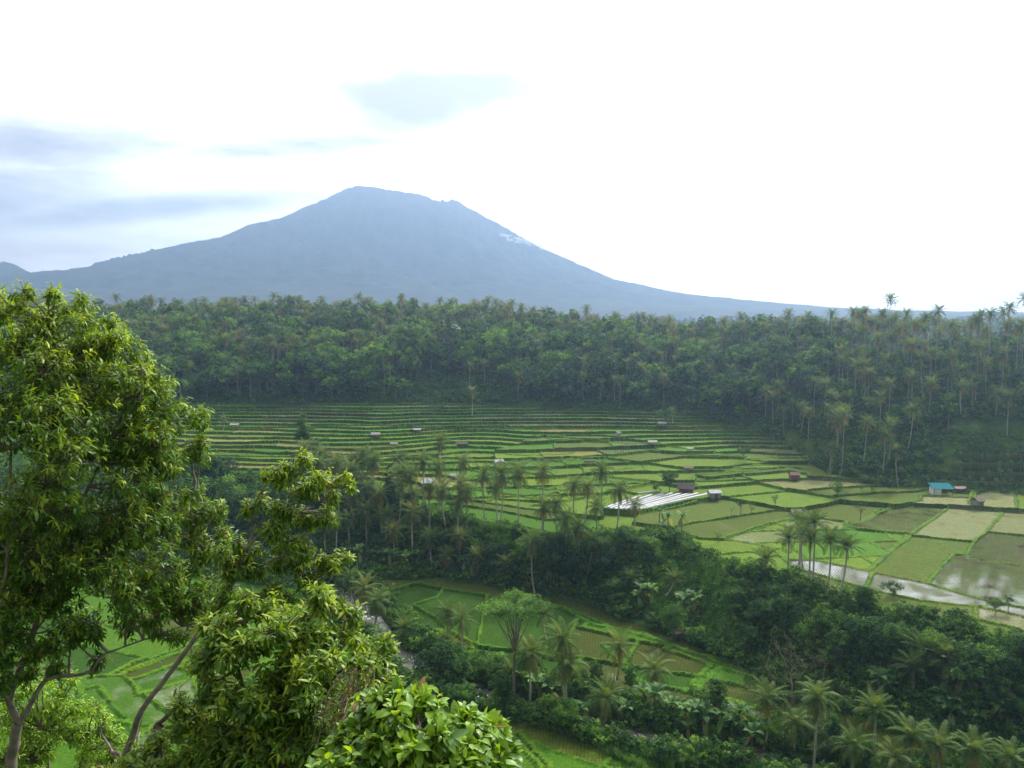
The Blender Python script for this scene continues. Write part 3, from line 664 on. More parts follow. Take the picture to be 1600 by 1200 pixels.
def bamboo(seed, n=22, h=11, leafn=2600, leaf=.3):
    r = np.random.default_rng(seed); c = T(); st = T(); PP = []
    for i in range(n):
        a = r.uniform(0, 2 * pi); sp = r.uniform(.12, .5) * h; hh = h * r.uniform(.7, 1.1); s = np.linspace(0, 1, 7)
        P = np.c_[cos(a) * (.5 + sp * s ** 2.2), sin(a) * (.5 + sp * s ** 2.2), hh * (s - .22 * s ** 4)]; tube(st, P, .05 * (1.1 - s), .4, 4); PP.append(P)
    k = leafn; w = r.integers(0, n, k); s = r.uniform(.25, 1, k) ** .7; P = np.array([[np.interp(s[j], np.linspace(0, 1, 7), PP[w[j]][:, q]) for q in range(3)] for j in range(k)])
    P += r.normal(size=(k, 3)) * .42; A = unit(r, k) + np.array([0, 0, -.9]); A /= np.linalg.norm(A, axis=1)[:, None]; B = np.cross(A, unit(r, k)); B /= np.linalg.norm(B, axis=1)[:, None] + 1e-9
    quads(c, P, A * leaf, B * leaf * .35, np.clip(.5 + r.uniform(-.25, .3, n)[w] + r.uniform(-.15, .15, k), 0, 1)); return c, st
# ------------------------------------------------------------------ plant kinds (meshes shared by the copies)
def pm(c, name, mats): return c.mesh(name, [M[m] for m in mats])
PC_HI = [palm_crown(101 + i, nf=25 + 2 * i, L=4.9, nl=18, lw=.07, ll=.8, dead=3 + i % 3, lo=-72 + 8 * (i % 3), bend=(72, 98, 84, 106, 90)[i]) for i in range(5)]
PC_MID = [palm_crown(141 + i, nf=28 + i, L=5.0, nl=15, lw=.085, ll=.85, dead=3 + i % 3, lo=-65, bend=(75, 95, 84, 102)[i]) for i in range(4)]
PC_UP = [palm_crown(131 + i, nf=25, L=4.8, nl=15, lw=.085, ll=.85, dead=1, lo=-20, hi=86, bend=62) for i in range(3)]
PC_LO = [palm_crown(151 + i, nf=20, L=4.7, nl=8, lw=.17, dead=2 + i % 2, lo=-45) for i in range(5)]
PT_ = [palm_trunk(171 + i, 14.0, lean=(1.8, .5, 4.2, 3.0, .3)[i]) for i in range(5)]
PC_HI_M = [pm(c, 'palm_crown', ['palm']) for c in PC_HI]; PC_MID_M = [pm(c, 'palm_crown', ['palm']) for c in PC_MID]; PC_UP_M = [pm(c, 'palm_crown', ['palm']) for c in PC_UP]; PC_LO_M = [pm(c, 'palm_crown', ['palm']) for c in PC_LO]
PT_PALE = [pm(c, 'palm_trunk', ['palm_bark_pale']) for c in PT_]
PT_M = [pm(c, 'palm_trunk', ['palm_bark']) for c in PT_]

def bset(seed, shape, n, leaf, **k):
    if shape == 'round': lb = lobes_round(seed, 3.4, 6.2, 5.2, 9, 2.3); th = 3.6
    elif shape == 'tall': lb = lobes_round(seed, 2.4, 7.6, 8.5, 9, 1.9); th = 5
    elif shape == 'wide': lb = lobes_round(seed, 4.6, 6.4, 3.2, 11, 2.2); th = 4
    elif shape == 'mass': lb = lobes_round(seed, 3.6, 3.4, 5.5, 11, 2.6); th = 1.6
    elif shape == 'shrub': lb = lobes_round(seed, 1.1, .95, 1.5, 6, .95); th = .5
    elif shape == 'cone': lb = [(0, 0, 1.6 + 1.15 * i, 2.0 - .26 * i) for i in range(7)]; th = 7
    elif shape == 'small': lb = lobes_round(seed, 1.0, 2.7, 1.3, 5, .85); th = 1.7
    return broad(seed, lb, n, leaf, th, tr={'shrub': .06, 'small': .09}.get(shape, .22), **k)
KIND = {}
def reg(key, tpl, mat_): c, tk = tpl; KIND[key] = (c, tk, pm(c, key + '_crown', [mat_]), pm(tk, key + '_trunk', ['bark']), mat_)
for i, (sh, m_) in enumerate((('round', 'leaf_dark'), ('tall', 'leaf_mid'), ('wide', 'leaf_mid'), ('mass', 'leaf_dark'), ('round', 'leaf_light'), ('mass', 'leaf_mid'))):
    reg('hi%d' % i, bset(200 + i, sh, 4300, .27), m_)
    reg('lo%d' % i, bset(220 + i, sh, 1250, .42), m_)
reg('lo6', bset(231, 'tall', 900, .42), 'leaf_grey'); reg('lo7', bset(232, 'wide', 1200, .42), 'leaf_light')
for i, m_ in enumerate(('leaf_dark', 'leaf_mid', 'leaf_light')):
    reg('sh%d' % i, bset(240 + i, 'shrub', 420, .17, limbs=False), m_)
reg('small0', bset(250, 'small', 800, .11), 'leaf_dark'); reg('small1', bset(251, 'small', 420, .10), 'leaf_mid')
reg('cone', bset(252, 'cone', 3000, .26, limbs=False), 'leaf_dark')
reg('feathery', broad(253, [(0, 0, 6.5, 2.6), (.7, .3, 9, 2.4), (-.5, -.3, 11.5, 1.9), (.3, 0, 13.5, 1.2), (-1, .5, 8, 1.8)], 3600, .26, 7, tr=.2), 'leaf_mid')
# tall tree with a bare forked trunk and a thin flat crown
def umbrella_tree(seed):
    r = np.random.default_rng(seed); c = T(); tk = T()
    tube(tk, [(0, 0, -.6), (.1, 0, 5), (.25, 0, 10), (.3, 0, 14)], [.36, .27, .22, .19], .3, 8)
    for i in range(16):
        a = i * 2.4 + r.uniform(-.3, .3); e = r.uniform(1.6, 4.6); z1 = 19.2 + r.uniform(-.6, 2.6) - e * .45; z0 = 13.4 - 4.2 * (i % 4) * .25
        p0 = np.array([.3, 0, z0]); p3 = np.array([cos(a) * e, sin(a) * e, z1]); m = p0 * .5 + p3 * .5 + np.array([0, 0, -.5])
        tube(tk, [p0, m, p3], [.12, .08, .03], .3, 5)
        for j in range(4):
            b = a + r.uniform(-1.1, 1.1); q = p3 + np.array([cos(b), sin(b), .25]) * r.uniform(.6, 1.7); tube(tk, [m * .3 + p3 * .7, q], [.04, .015], .3, 4)
            k = 85; P = q + r.normal(size=(k, 3)) * np.array([.75, .75, .22]); nn = unit(r, k) * .5 + np.array([0, 0, 1]); nn /= np.linalg.norm(nn, axis=1)[:, None]
            A = np.cross(nn, unit(r, k)); A /= np.linalg.norm(A, axis=1)[:, None]; B = np.cross(nn, A); sz = .24 * r.uniform(.6, 1.3, k)
            quads(c, P, A * sz[:, None], B * (sz * .5)[:, None], np.clip(r.uniform(.3, .9) + r.uniform(-.15, .15, k), 0, 1))
    return c, tk
reg('umbrella', umbrella_tree(260), 'leaf_light')
BAN = []
for i in range(4):
    c, st = banana(270 + i, n=9 + i % 3); BAN.append((c, st, pm(c, 'banana_leaves', ['banana']), pm(st, 'banana_stem', ['bark'])))
BAM = []
for i in range(2):
    c, st = bamboo(280 + i); BAM.append((c, st, pm(c, 'bamboo_leaves', ['leaf_light' if i else 'leaf_grey']), pm(st, 'bamboo_culms', ['leaf_light'])))

NOBJ = {}
def palm(x, y, h, crown='hi', rz=None, sc=1.0, label=None, group=None, k=None):
    z = float(GZ(x, y)); rz = random.uniform(0, 6.28) if rz is None else rz
    k = random.randrange(5) if k is None else k
    o = tag(empty('palm_tree', (x, y, z), rz), label, 'palm tree', group)
    t = obj('trunk', (PT_M if crown == 'lo' else PT_PALE)[k], o); ts = .75 if crown == 'lo' else 1.0; t.scale = (ts, ts, h / 14.0)
    lst = {'hi': PC_HI_M, 'mid': PC_MID_M, 'up': PC_UP_M, 'lo': PC_LO_M}[crown]
    c = obj('crown', lst[random.randrange(len(lst))], o); c.location = (0, 0, h); c.scale = (sc,) * 3; c.rotation_euler = (random.uniform(-.08, .08), random.uniform(-.08, .08), random.uniform(0, 6.28))
    return o
NAMES = {'round': 'broadleaf_tree'}
def tree(key, x, y, sc, name='broadleaf_tree', cat='tree', label=None, group=None, dz=0.0, sz=None):
    z = float(GZ(x, y)) + dz; c, tk, cm, tm, _ = KIND[key]
    o = tag(empty(name, (x, y, z), random.uniform(0, 6.28), (sc, sc, sz or sc)), label, cat, group)
    obj('crown', cm, o); obj('trunk', tm, o); return o
def ban(x, y, sc, label=None, group='banana plants in the valley'):
    c, st, cm, sm = random.choice(BAN); o = tag(empty('banana_plant', (x, y, float(GZ(x, y))), random.uniform(0, 6.28), (sc,) * 3), label, 'banana plant', group)
    obj('leaves', cm, o); obj('stem', sm, o); return o

def hgt(p, py):      # height above ground point p at which the ray row py passes
    d = ray(800, py); return d[2] * p[1] - float(GZ(p[0], p[1]))

OCC = []
# ---- the line of tall palms on the edge of the terraces
ROW = [(845,737,848,829,'tall coconut palm with wide starburst crown at right end of the close terrace row'), (942,736,940,810,'tall coconut palm with starburst crown left of the white plastic rows'),
 (966,766,966,826,'coconut palm with drooping pale fronds in front of the white plastic rows'), (808,741,810,829,'slim coconut palm in the terrace row, left neighbour of the wide starburst palm'),
 (783,740,784,829,'slim coconut palm in the terrace row under the grey roofed field hut'), (754,742,756,822,'coconut palm in the terrace row with widely spread fronds, left of the grey field hut'),
 (719,757,720,811,'shorter coconut palm in the terrace row with brown skirt of hanging fronds'), (686,730,686,802,'tall coconut palm in the terrace row right of the lean-to hut'),
 (663,720,662,799,'coconut palm leaning its crown over the lean-to hut'), (625,718,625,765,'coconut palm with bare pale trunk between the cypress and the lean-to hut'),
 (587,722,585,797,'tall coconut palm with drooping brown fronds left of the cone shaped tree'), (549,733,549,800,'dark bushy coconut palm at the left end of the terrace row'),
 (726,722,724,775,'small green coconut palm behind the terrace row'), (527,722,527,790,'coconut palm half hidden behind the leaning tree branch'), (686,690,688,760,'coconut palm furthest up the field behind the terrace row'),
 (637,800,644,873,'coconut palm with golden drooping fronds and curved trunk in the shady hollow'), (603,806,603,853,'coconut palm with straight pale trunk in the shady hollow'),
 (567,800,573,854,'coconut palm with brown hanging fronds at the left of the shady hollow'), (669,838,670,872,'low coconut palm with golden skirt of fronds in the shady hollow'),
 (546,775,552,826,'coconut palm with pale trunk rising out of the dark hollow'), (829,848,832,925,'coconut palm on a pale trunk at the foot of the bank'), (610,745,611,800,'thin coconut palm beside the cone shaped tree'),
 (640,742,640,800,'thin coconut palm between two taller ones near the lean-to hut'), (900,822,903,900,'dark coconut palm with heavy crown on the wooded bank'), (922,845,924,905,'coconut palm with long silvery fronds low on the wooded bank'),
 (882,812,884,880,'upright coconut palm at the top of the wooded bank'), (992,790,992,824,'small dark palm with stiff fronds at the lower corner of the white plastic rows'),
 (475,700,476,735,'palm standing beside the feathery tree in the fields'), (493,695,494,722,'small palm right of the feathery tree in the fields'), (505,712,505,760,'palm behind the leaning tree with grey crown'),
 (745,868,745,900,'low wide palm in the shade at the foot of the bank'), (700,870,700,895,'young stemless palm in the shade at the foot of the bank'), (860,890,860,920,'young palm with arching fronds by the dark hollow'),
 (790,880,790,912,'young palm with arching fronds under the tallest palms of the row')]
for (px, cy, bx, by, lb) in ROW:
    p = gpx(bx, by); h = max(3.0, hgt(p, cy)); p2 = p
    palm(p[0], p[1], h, 'mid', None, 1.08 if h > 9 else .9, lb, 'coconut palms at the terrace edge'); OCC.append((p[0], p[1], 2.5))
RIGHTP = [(1225,842,1231,897,'leftmost full crown of the slim palm clump on the bank'), (1251,832,1252,892,'slim palm in the middle of the clump on the bank'), (1267,845,1264,916,'slim palm with crossing trunk in the clump on the bank'),
 (1248,815,1249,880,'topmost slim palm of the clump on the bank'), (1276,818,1270,916,'tall slim palm on the right of the clump centre on the bank'), (1298,845,1294,932,'slim palm with long bare trunk before the flooded strip'),
 (1321,855,1320,939,'rightmost slim palm of the clump, its long trunk crossing the flooded strip'), (1195,874,1196,900,'short palm with twisted fronds at the left of the slim palm clump')]
for (px, cy, bx, by, lb) in RIGHTP:
    p = gpx(bx, by); palm(p[0], p[1], max(3, hgt(p, cy)), 'up', None, .92, lb, 'slim palms on the bank'); OCC.append((p[0], p[1], 2))
RIVP = [(838,1020,828,1112,'hi',1,'tall coconut palm with a brown trunk beside the river bend'), (884,1000,878,1120,'hi',1,'highest feathery crown among the riverside palms'), (890,1038,886,1130,'hi',.95,'coconut palm with drooping fronds and straight trunk over the rapids'),
 (967,1010,967,1062,'hi',.95,'dark crowned palm at the corner of the wet paddy'), (1024,1048,1022,1088,'hi',1,'coconut palm with silvery upswept fronds beside the reflecting paddy'), (947,1092,946,1138,'hi',.95,'short coconut palm with green brush crown at the river'),
 (700,958,700,1010,'hi',.85,'tufted palm above the dark round tree'), (722,968,722,1020,'hi',.85,'palm with yellowish fronds over the dark round tree'), (570,918,571,960,'hi',1,'grey palm left of the river among bushes'),
 (590,940,590,985,'hi',.95,'palm with dead brown fronds by the upper river'), (548,905,549,948,'hi',.95,'palm crown showing above the near bush at the upper river'), (632,982,633,1012,'up',.75,'young palm on a thin trunk at the river bank'),
 (1192,1092,1198,1172,'hi',1,'coconut palm with golden lower fronds right of the banana clump'), (1275,1090,1272,1215,'hi',1.05,'large coconut palm on a long trunk at the lower edge of the valley'), (1366,1110,1365,1180,'up',1,'coconut palm with upright green fronds and pale drooping leaves'),
 (1240,1130,1240,1195,'hi',1,'palm with dry brown skirt beside the tall valley palm'), (1420,1150,1420,1230,'hi',1,'yellowish palm crown at the lower edge, left of a row of crowns'), (1465,1165,1465,1240,'hi',1,'olive palm crown at the lower edge of the view'),
 (1520,1175,1520,1250,'hi',1,'broad palm crown near the lower right corner'), (1575,1185,1575,1260,'hi',1,'palm crown in the lower right corner'), (1330,1165,1330,1235,'hi',.95,'bushy palm crown between the two tall valley palms'),
 (1395,1185,1395,1250,'hi',1,'low palm crown cut by the lower edge of the view'), (1445,1020,1446,1062,'up',1,'dark palm in the shade under the bank, leftmost of three'), (1480,1035,1480,1075,'up',1,'dark palm in the shade under the bank, middle of three'),
 (1425,1045,1426,1085,'up',.9,'drooping dark palm under the bank with pale leaf tips'), (1500,1060,1500,1095,'up',.95,'dark palm with brown drooping leaves in the shade'), (1560,1070,1560,1110,'up',1,'dark palm in the shade near the right edge'),
 (850,960,850,1000,'up',.7,'young yellow green palm among the paddies'), (795,1050,797,1085,'up',.7,'low palm with arching fronds at the dark pool'), (985,905,985,930,'up',.75,'palm with arching fronds on the green slope'),
 (1052,905,1052,930,'up',.7,'pale palm on the green slope above the banana plants')]
for (px, cy, bx, by, cr, sc, lb) in RIVP:
    p = gpx(bx, by); palm(p[0], p[1], max(2.2, hgt(p, cy)), cr, None, sc * (1.15 if by < 1160 else .98), lb, 'palms along the river and valley floor'); OCC.append((p[0], p[1], 2))

# ---- single trees that can be told apart
def at_tree(key, px, by, top, name='broadleaf_tree', cat='tree', label='', group=None, H0=None, wide=1.0):
    """H0: height of the template"""
    p = gpx(px, by); H0 = H0 or float(KIND[key][0].get()[0][:, 2].max()); s = max(.15, hgt(p, top) / H0)
    tree(key, p[0], p[1], s * wide, name, cat, label, group, sz=s); OCC.append((p[0], p[1], 2.5 * s))
TREES = [
 ('feathery',475,718,645,'tall feathery tree with bare trunk standing in the rice fields'), ('cone',609,800,727,'dark cone shaped tree at the edge of the terraces'), ('umbrella',802,1112,928,'tall pale tree with bare forked trunk and thin flat crown'),
 ('hi3',692,1075,1000,'dark round tree beside the river'), ('hi0',712,1085,1028,'grey green tree at the foot of the dark round tree'), ('hi0',1046,768,735,'round green tree beside the dark thatched farmhouse'), ('sh1',1025,768,752,'low bush left of the farmhouse tree'),
 ('lo5',1308,776,751,'leafy tree on the bund between dry and green fields'), ('small0',1157,806,780,'small round tree with umbrella crown on the bund'), ('small1',1143,808,793,'tiny tree left of the small round tree on the bund'), ('small1',1174,804,790,'tiny tree right of the small round tree on the bund'),
 ('small1',1211,795,773,'thin sapling standing in the green paddy'), ('small1',1344,816,785,'thin dark leggy tree at the path corner'), ('lo2',1161,719,698,'pale round tree on the terraces above the dark thatched farmhouse'), ('lo2',1040,668,638,'thin tree above the field shelter at the back terraces'),
 ('small0',1575,958,928,'small bushy tree at the edge of the mirror-like paddy'), ('small0',1345,773,758,'first small tree from the left below the wooded spur'), ('small0',1362,772,758,'second small tree from the left below the wooded spur'),
 ('small0',1388,770,756,'third small tree from the left below the wooded spur'), ('small0',1423,768,755,'round bush between the small trees and the teal roofed house'), ('sh0',1395,932,905,'grey green bush on the rim below the flooded strip'),
 ('hi4',1440,985,945,'yellow green leafy bush lit on the rim of the bank'), ('hi4',1352,960,915,'bright green tree on the rim behind the slim palms'), ('hi2',1555,960,935,'spreading olive tree at the rim of the bank'), ('hi4',1050,1000,945,'bushy bright tree beside the small field hut'),
 ('hi1',985,1090,1040,'leafy tree behind the riverside palms'), ('hi0',860,1100,1048,'dark tree between the riverside palms'), ('hi4',905,1095,1060,'yellow green shrub among the riverside palms'), ('hi1',930,1085,1030,'tree with brownish crown among the riverside palms'),
 ('hi0',640,800,768,'dark round tree at the terrace edge left of the lean-to'), ('hi3',500,800,745,'dark tree behind the leaning branch'), ('hi1',470,760,715,'grey green tree behind the leaning branch'), ('hi5',350,800,742,'bright shrubby tree in the ravine right of the big near tree'),
 ('hi3',330,785,705,'dark tree in the ravine beside the big near tree'), ('hi3',372,830,760,'dark tree lower in the ravine'), ('hi0',410,840,780,'dark leafy tree deep in the ravine'), ('hi3',300,830,740,'dark tree behind the edge of the big near tree'), ('hi5',440,850,800,'mid green tree deep in the ravine'),
 ('hi3',1190,985,935,'large dark bush on the bank under the slim palms'), ('hi3',1235,990,930,'broad dark tree below the slim palm clump'), ('hi3',1150,965,915,'dark bush left of the broad dark trees on the bank'), ('hi0',1290,1010,950,'dark tree on the bank below the long palm trunks'),
 ('hi5',1265,1020,965,'shadowed tree half way down the bank'), ('hi3',1350,1030,960,'dark spreading tree on the bank under the bright rim'), ('hi0',1400,1040,975,'dark crown on the middle of the bank'), ('hi5',1460,1045,985,'shaded green tree on the bank'),
 ('hi3',1520,1085,1000,'big dark tree on the right of the bank'), ('hi3',1570,1095,1010,'big dark tree at the right edge of the bank'), ('hi0',1600,1060,985,'dark tree on the rim at the right edge'), ('hi5',1490,1000,965,'bushy tree on the rim under the brown paddy'),
 ('hi4',1515,1115,1065,'bright green tree in the shade at the foot of the bank'), ('hi0',1580,1145,1085,'shaded tree at the foot of the bank, right edge'), ('hi3',900,905,850,'dark mass tree on the bank behind the palms'), ('hi3',940,895,840,'dark tree on the bank below the white plastic rows'),
 ('hi3',870,890,830,'dark tree on the bank left of the palm crowns'), ('hi0',975,880,822,'dark tree at the top of the green slope'), ('hi1',720,1130,1095,'small tree behind the near bushes by the river'), ('hi5',1010,880,835,'green bushy tree on top of the slope'),
 ('hi3',780,890,845,'shadowed tree on the bank under the palm row'), ('hi0',740,880,840,'dark tree on the bank below the brown skirted palm'), ('hi3',690,870,825,'dark tree on the bank left of the brown skirted palm'), ('hi5',820,885,840,'shaded tree on the bank right of the palm row'),
 ('hi3',1210,1120,1075,'leafy thicket tree behind the golden palm'), ('hi1',1300,1180,1115,'tangled tree behind the tall valley palm'), ('hi0',1320,1130,1090,'dark tree on the valley floor'), ('hi5',1110,1160,1132,'low tree behind the banana clump')]
for t_ in TREES: at_tree(t_[0], t_[1], t_[2], t_[3], label=t_[4], group=None)
# dead branches over the shaded fields
def dead_tree():
    t = T(); r = np.random.default_rng(9); p = gpx(1235, 1130); h = hgt(p, 1040)
    def br(a, d, L, R, n):
        pts = [a]; 
        for i in range(5): d = d + r.normal(size=3) * .22; d /= np.linalg.norm(d); pts.append(pts[-1] + d * L / 5)
        tube(t, pts, np.linspace(R, R * .35, 6), .3, 5)
        if n:
            for i in range(4): k = r.integers(2, 6); br(pts[k], d + unit(r, 1)[0] * .9 + np.array([0, 0, .25]), L * .62, R * .45, n - 1)
    for v in ((-.9, 0, .75), (-.5, .2, 1), (.4, 0, 1), (.9, .1, .7), (0, .3, 1.1)): br(np.array([0., 0, h * .25]), np.array(v, float), h * .8, .12, 3)
    o = tag(empty('dead_tree', (p[0], p[1], p[2])), 'leafless dead tree with pale tangled twigs above the shaded paddies', 'tree'); obj('branches', t.mesh('dead_branches', [M['dead']]), o)
    t = T(); tube(t, [(0, 0, -.4), (0, 0, h * .3)], [.3, .2], .3, 7); obj('trunk', t.mesh('dead_trunk', [M['dead']]), o)
dead_tree()
BAMB = [(1250,1120,1062,0,'grey green bamboo clump beside the dead twigs'), (1262,1165,1110,0,'dry bamboo clump behind the tall valley palm'), (1285,1200,1135,0,'drooping bamboo at the foot of the tall valley palm'), (1210,1165,1120,1,'green bamboo between the golden palm and the dead tree')]
for (px, by, top, k, lb) in BAMB:
    p = gpx(px, by); s = hgt(p, top) / 10.5; c, st, cm, sm = BAM[k]
    o = tag(empty('bamboo_clump', (p[0], p[1], p[2]), random.uniform(0, 6), (s,) * 3), lb, 'bamboo'); obj('leaves', cm, o); obj('culms', sm, o)

def region(x, y, z=None):
    u, v = topx((x, y, float(GZ(x, y)) if z is None else z)); return u, v
# ---- bananas
BANP = [(1050,1135),(1066,1140),(1082,1140),(1096,1146),(1112,1150),(1130,1152),(1145,1148),(1040,1128),(1100,1158),(1125,1162),(1070,1155),(975,1132),(985,1138),(960,1128),(1000,1118),(1015,1122),(1028,1112),(905,1138),(918,1130),(1148,1160),(1158,1150),
 (1000,945),(1012,948),(992,950),(1022,950),(1004,955),(1066,962),(1076,965),(1085,958),(1058,960),(1388,1092),(1398,1100),(1378,1098),(1474,1120),(1488,1128),(1462,1126),(1545,1140),(1560,1145),(1575,1150),(1590,1140),(1530,1150),(1480,1150),
 (560,880),(575,884),(590,882),(605,886),(620,884),(635,888),(655,890),(680,896),(700,898),(720,900),(735,902),(752,905),(770,908),(786,910),(820,915),(545,885),(602,1020),(590,1010),(1232,1195),(1180,1180),(1325,1190),(830,1098),(815,1090),(865,1115),(1060,830),(1035,826),(1048,832)]
for i, (x, y) in enumerate(BANP):
    if 1030 < x < 1165 and y > 1120 and i % 3 == 0: continue
    p = gpx(x + random.uniform(-9, 9), y + random.uniform(-6, 5)); u = x; bs = random.uniform(.8, 1.3)
    where = ('beside the river rapids' if y > 1105 and x < 1200 else 'at the lower edge under the palms' if y > 1165 else 'on the green slope above the field hut' if 980 < x < 1100 and y > 930 else 'in the shade at the foot of the right bank' if x > 1350 else
             'near the upper river bank' if y > 1000 else 'on the terrace rim' if y < 840 else 'in the dark hollow at the foot of the bank')
    ban(p[0], p[1], bs * 1.3, ('small' if bs < .95 else 'medium sized' if bs < 1.13 else 'large') + ' banana plant ' + where, 'banana plants ' + where); OCC.append((p[0], p[1], 1))
# ------------------------------------------------------------------ the wooded slope, the bank thickets and the woods beyond
def batch(name, items, mats, label, cat, kind='stuff'):
    """many plants nobody can count as ONE object; items: (template, material index, x, y, z, rz, sx, sz)"""
    VV, QQ, TT, MI = [], [], [], []; n = 0
    for (tpl, mi, x, y, z, rz, sx, sz, dt) in items:
        V, Q, t = tpl; c, s = cos(rz), sin(rz)
        W = np.c_[(V[:, 0] * c - V[:, 1] * s) * sx + x, (V[:, 0] * s + V[:, 1] * c) * sx + y, V[:, 2] * sz + z]
        VV.append(W.astype(np.float32)); QQ.append(Q + n); TT.append(np.clip(t + dt, 0, 1.35)); MI.append(np.full(len(Q), mi)); n += len(V)
    me = mesh_np(name, np.concatenate(VV), np.concatenate(QQ), mats, {'tint': np.concatenate(TT)})
    me.polygons.foreach_set('material_index', np.concatenate(MI).astype(np.int32)); me.update()
    return tag(obj(name, me), label, cat, kind=kind)
r = np.random.default_rng(77)
def tts(X, Y):
    s = np.clip(X / np.maximum(Y, 1), -.95, .95); yb = np.interp(s, _s, HB); yr = np.interp(s, _s, HR); return (Y - yb) / (yr - yb), yb, yr
pts = []
sp = 7.4
for yy in np.arange(268, 700, sp):
    for xx in np.arange(-480, 480, sp):
        x = xx + r.uniform(-.45, .45) * sp; y = yy + r.uniform(-.45, .45) * sp
        if abs(x) > .715 * y + 8: continue
        t, yb, yr = tts(x, y)
        if t < .01 or t > 1.55: continue
        pts.append((x, y, float(t)))
pts.sort(key=lambda p: p[1])
# skyline palms that stand out
SKY = [(1388,468,505,'tallest lone palm against the sky on the right ridge'), (1463,487,520,'full palm against the sky right of the lone tall palm'), (1414,491,520,'palm against the sky between two taller skyline palms'), (1545,492,520,'skyline palm with flat spreading crown on the right ridge'),
 (1574,482,520,'skyline palm with star shaped crown near the right edge'), (1598,468,515,'skyline palm cut by the right edge'), (1298,491,520,'first of the three close skyline palms'), (1331,488,520,'second of the three close skyline palms'), (1350,487,520,'third of the three close skyline palms'),
 (430,463,500,'palm rising over the left skyline, left one of a pair'), (452,467,500,'palm on the left skyline, right one of the pair'), (628,464,500,'tall palm breaking the skyline under the summit'), (185,465,500,'palm on the skyline above the big near tree'),
 (688,470,500,'skyline palm right of the one under the summit'), (705,472,500,'skyline palm, second to the right of the one under the summit')]
for (px, cy, by, lb) in SKY:
    s = (px - 800) / F; yr = float(np.interp(s, _s, HR)) - 12; x = s * yr; z = float(GZ(x, yr)); d = ray(px, cy); h = d[2] * yr - z
    palm(x, yr, max(9, h), 'lo', None, 1.0, lb, 'palms on the skyline'); OCC.append((x, yr, 3))
SPUR = [(1312,648,1316,735,'bright crowned palm at the tip of the wooded spur'), (1350,660,1352,732,'palm with grey crown right of the spur tip palm'), (1384,680,1380,745,'palm with brown drooping fronds on the wooded spur'), (1402,705,1398,760,'palm with drooping fronds over the foot of the spur'),
 (1437,560,1437,622,'slim palm with long bare pale trunk on the hillside'), (1538,570,1538,625,'slim palm with pale trunk on the right hillside'), (1575,620,1573,680,'palm with long pale trunk near the right edge'), (1480,585,1480,622,'short trunked palm on the hillside between two slim ones'),
 (1390,600,1389,650,'palm with pale trunk on the left of the hillside clearing'), (1435,632,1434,670,'palm with spreading crown over the hillside clearing'), (757,570,757,604,'palm with pale trunk at the clearing, right one of the pair'), (734,572,734,606,'palm with pale trunk at the clearing, left one of the pair'),
 (817,573,817,612,'palm on a thin trunk right of the clearing pair'), (1037,590,1037,628,'slender pale trunk palm at the foot of the central woods'), (738,612,738,650,'palm with grey crown at the top of the terraces'), (600,600,601,628,'brownish palm at the foot of the left woods'),
 (1290,700,1297,742,'thin leaning palm before the terraces of the spur'), (1050,642,1050,664,'small palm on the upper terraces behind the field shelter'), (350,655,350,672,'dark spiky palm beside the pale roofed shelter')]
for (px, cy, bx, by, lb) in SPUR:
    p = gpx(bx, by); palm(p[0], p[1], max(3, hgt(p, cy)), 'lo', None, 1.0 if by - cy > 30 else .7, lb, 'palms of the wooded hillside'); OCC.append((p[0], p[1], 4.5))
OA = np.array(OCC)
def free(x, y, m=0.0): return not np.any(np.hypot(OA[:, 0] - x, OA[:, 1] - y) < OA[:, 2] + m)
LO = {k: KIND[k][0].get() for k in KIND if k.startswith(('lo', 'sh'))}; LOT = {k: KIND[k][1].get() for k in LO}
PLO = [c.get() for c in PC_LO]; PTT = [c.get() for c in PT_]
MW = [M['palm'], M['palm_bark'], M['leaf_dark'], M['leaf_mid'], M['leaf_light'], M['leaf_grey'], M['bark']]
MIX = {'palm': 0, 'palm_bark': 1, 'leaf_dark': 2, 'leaf_mid': 3, 'leaf_light': 4, 'leaf_grey': 5, 'bark': 6}
stuff = []; npalm = 185; nbroad = 215
def wood_label(u, t, pal, key=None, sz_=1):
    side = 'left woods above the near tree' if u < 330 else 'woods below the left flank' if u < 560 else 'woods below the summit' if u < 760 else 'woods right of the clearing pair' if u < 950 else 'dark central woods' if u < 1150 else 'woods on the spur' if u < 1350 else 'thin right hillside woods'
    lev_ = 'at the foot of the' if t < .22 else 'low in the' if t < .45 else 'half way up the' if t < .75 else 'near the top of the'
    k = {'lo0': 'dark round tree', 'lo1': 'slender green tree', 'lo2': 'wide green tree', 'lo3': 'dark bushy tree', 'lo4': 'pale green round tree', 'lo5': 'bushy green tree', 'lo6': 'grey slender tree', 'lo7': 'pale spreading tree'}.get(key, 'coconut palm')
    if pal: k = '%s palm with %s trunk,' % ('short' if pal[0] < 11 else 'tall' if pal[0] > 13.5 else 'middling', ('bent', 'straight', 'leaning', 'curved', 'upright')[pal[1]])
    elif key: k = ('small ' if sz_ < .85 else 'large ' if sz_ > 1.2 else '') + k
    return '%s %s %s' % (k, lev_, side), '%s %s %s' % ('palms' if pal else 'broadleaf trees', lev_, side)
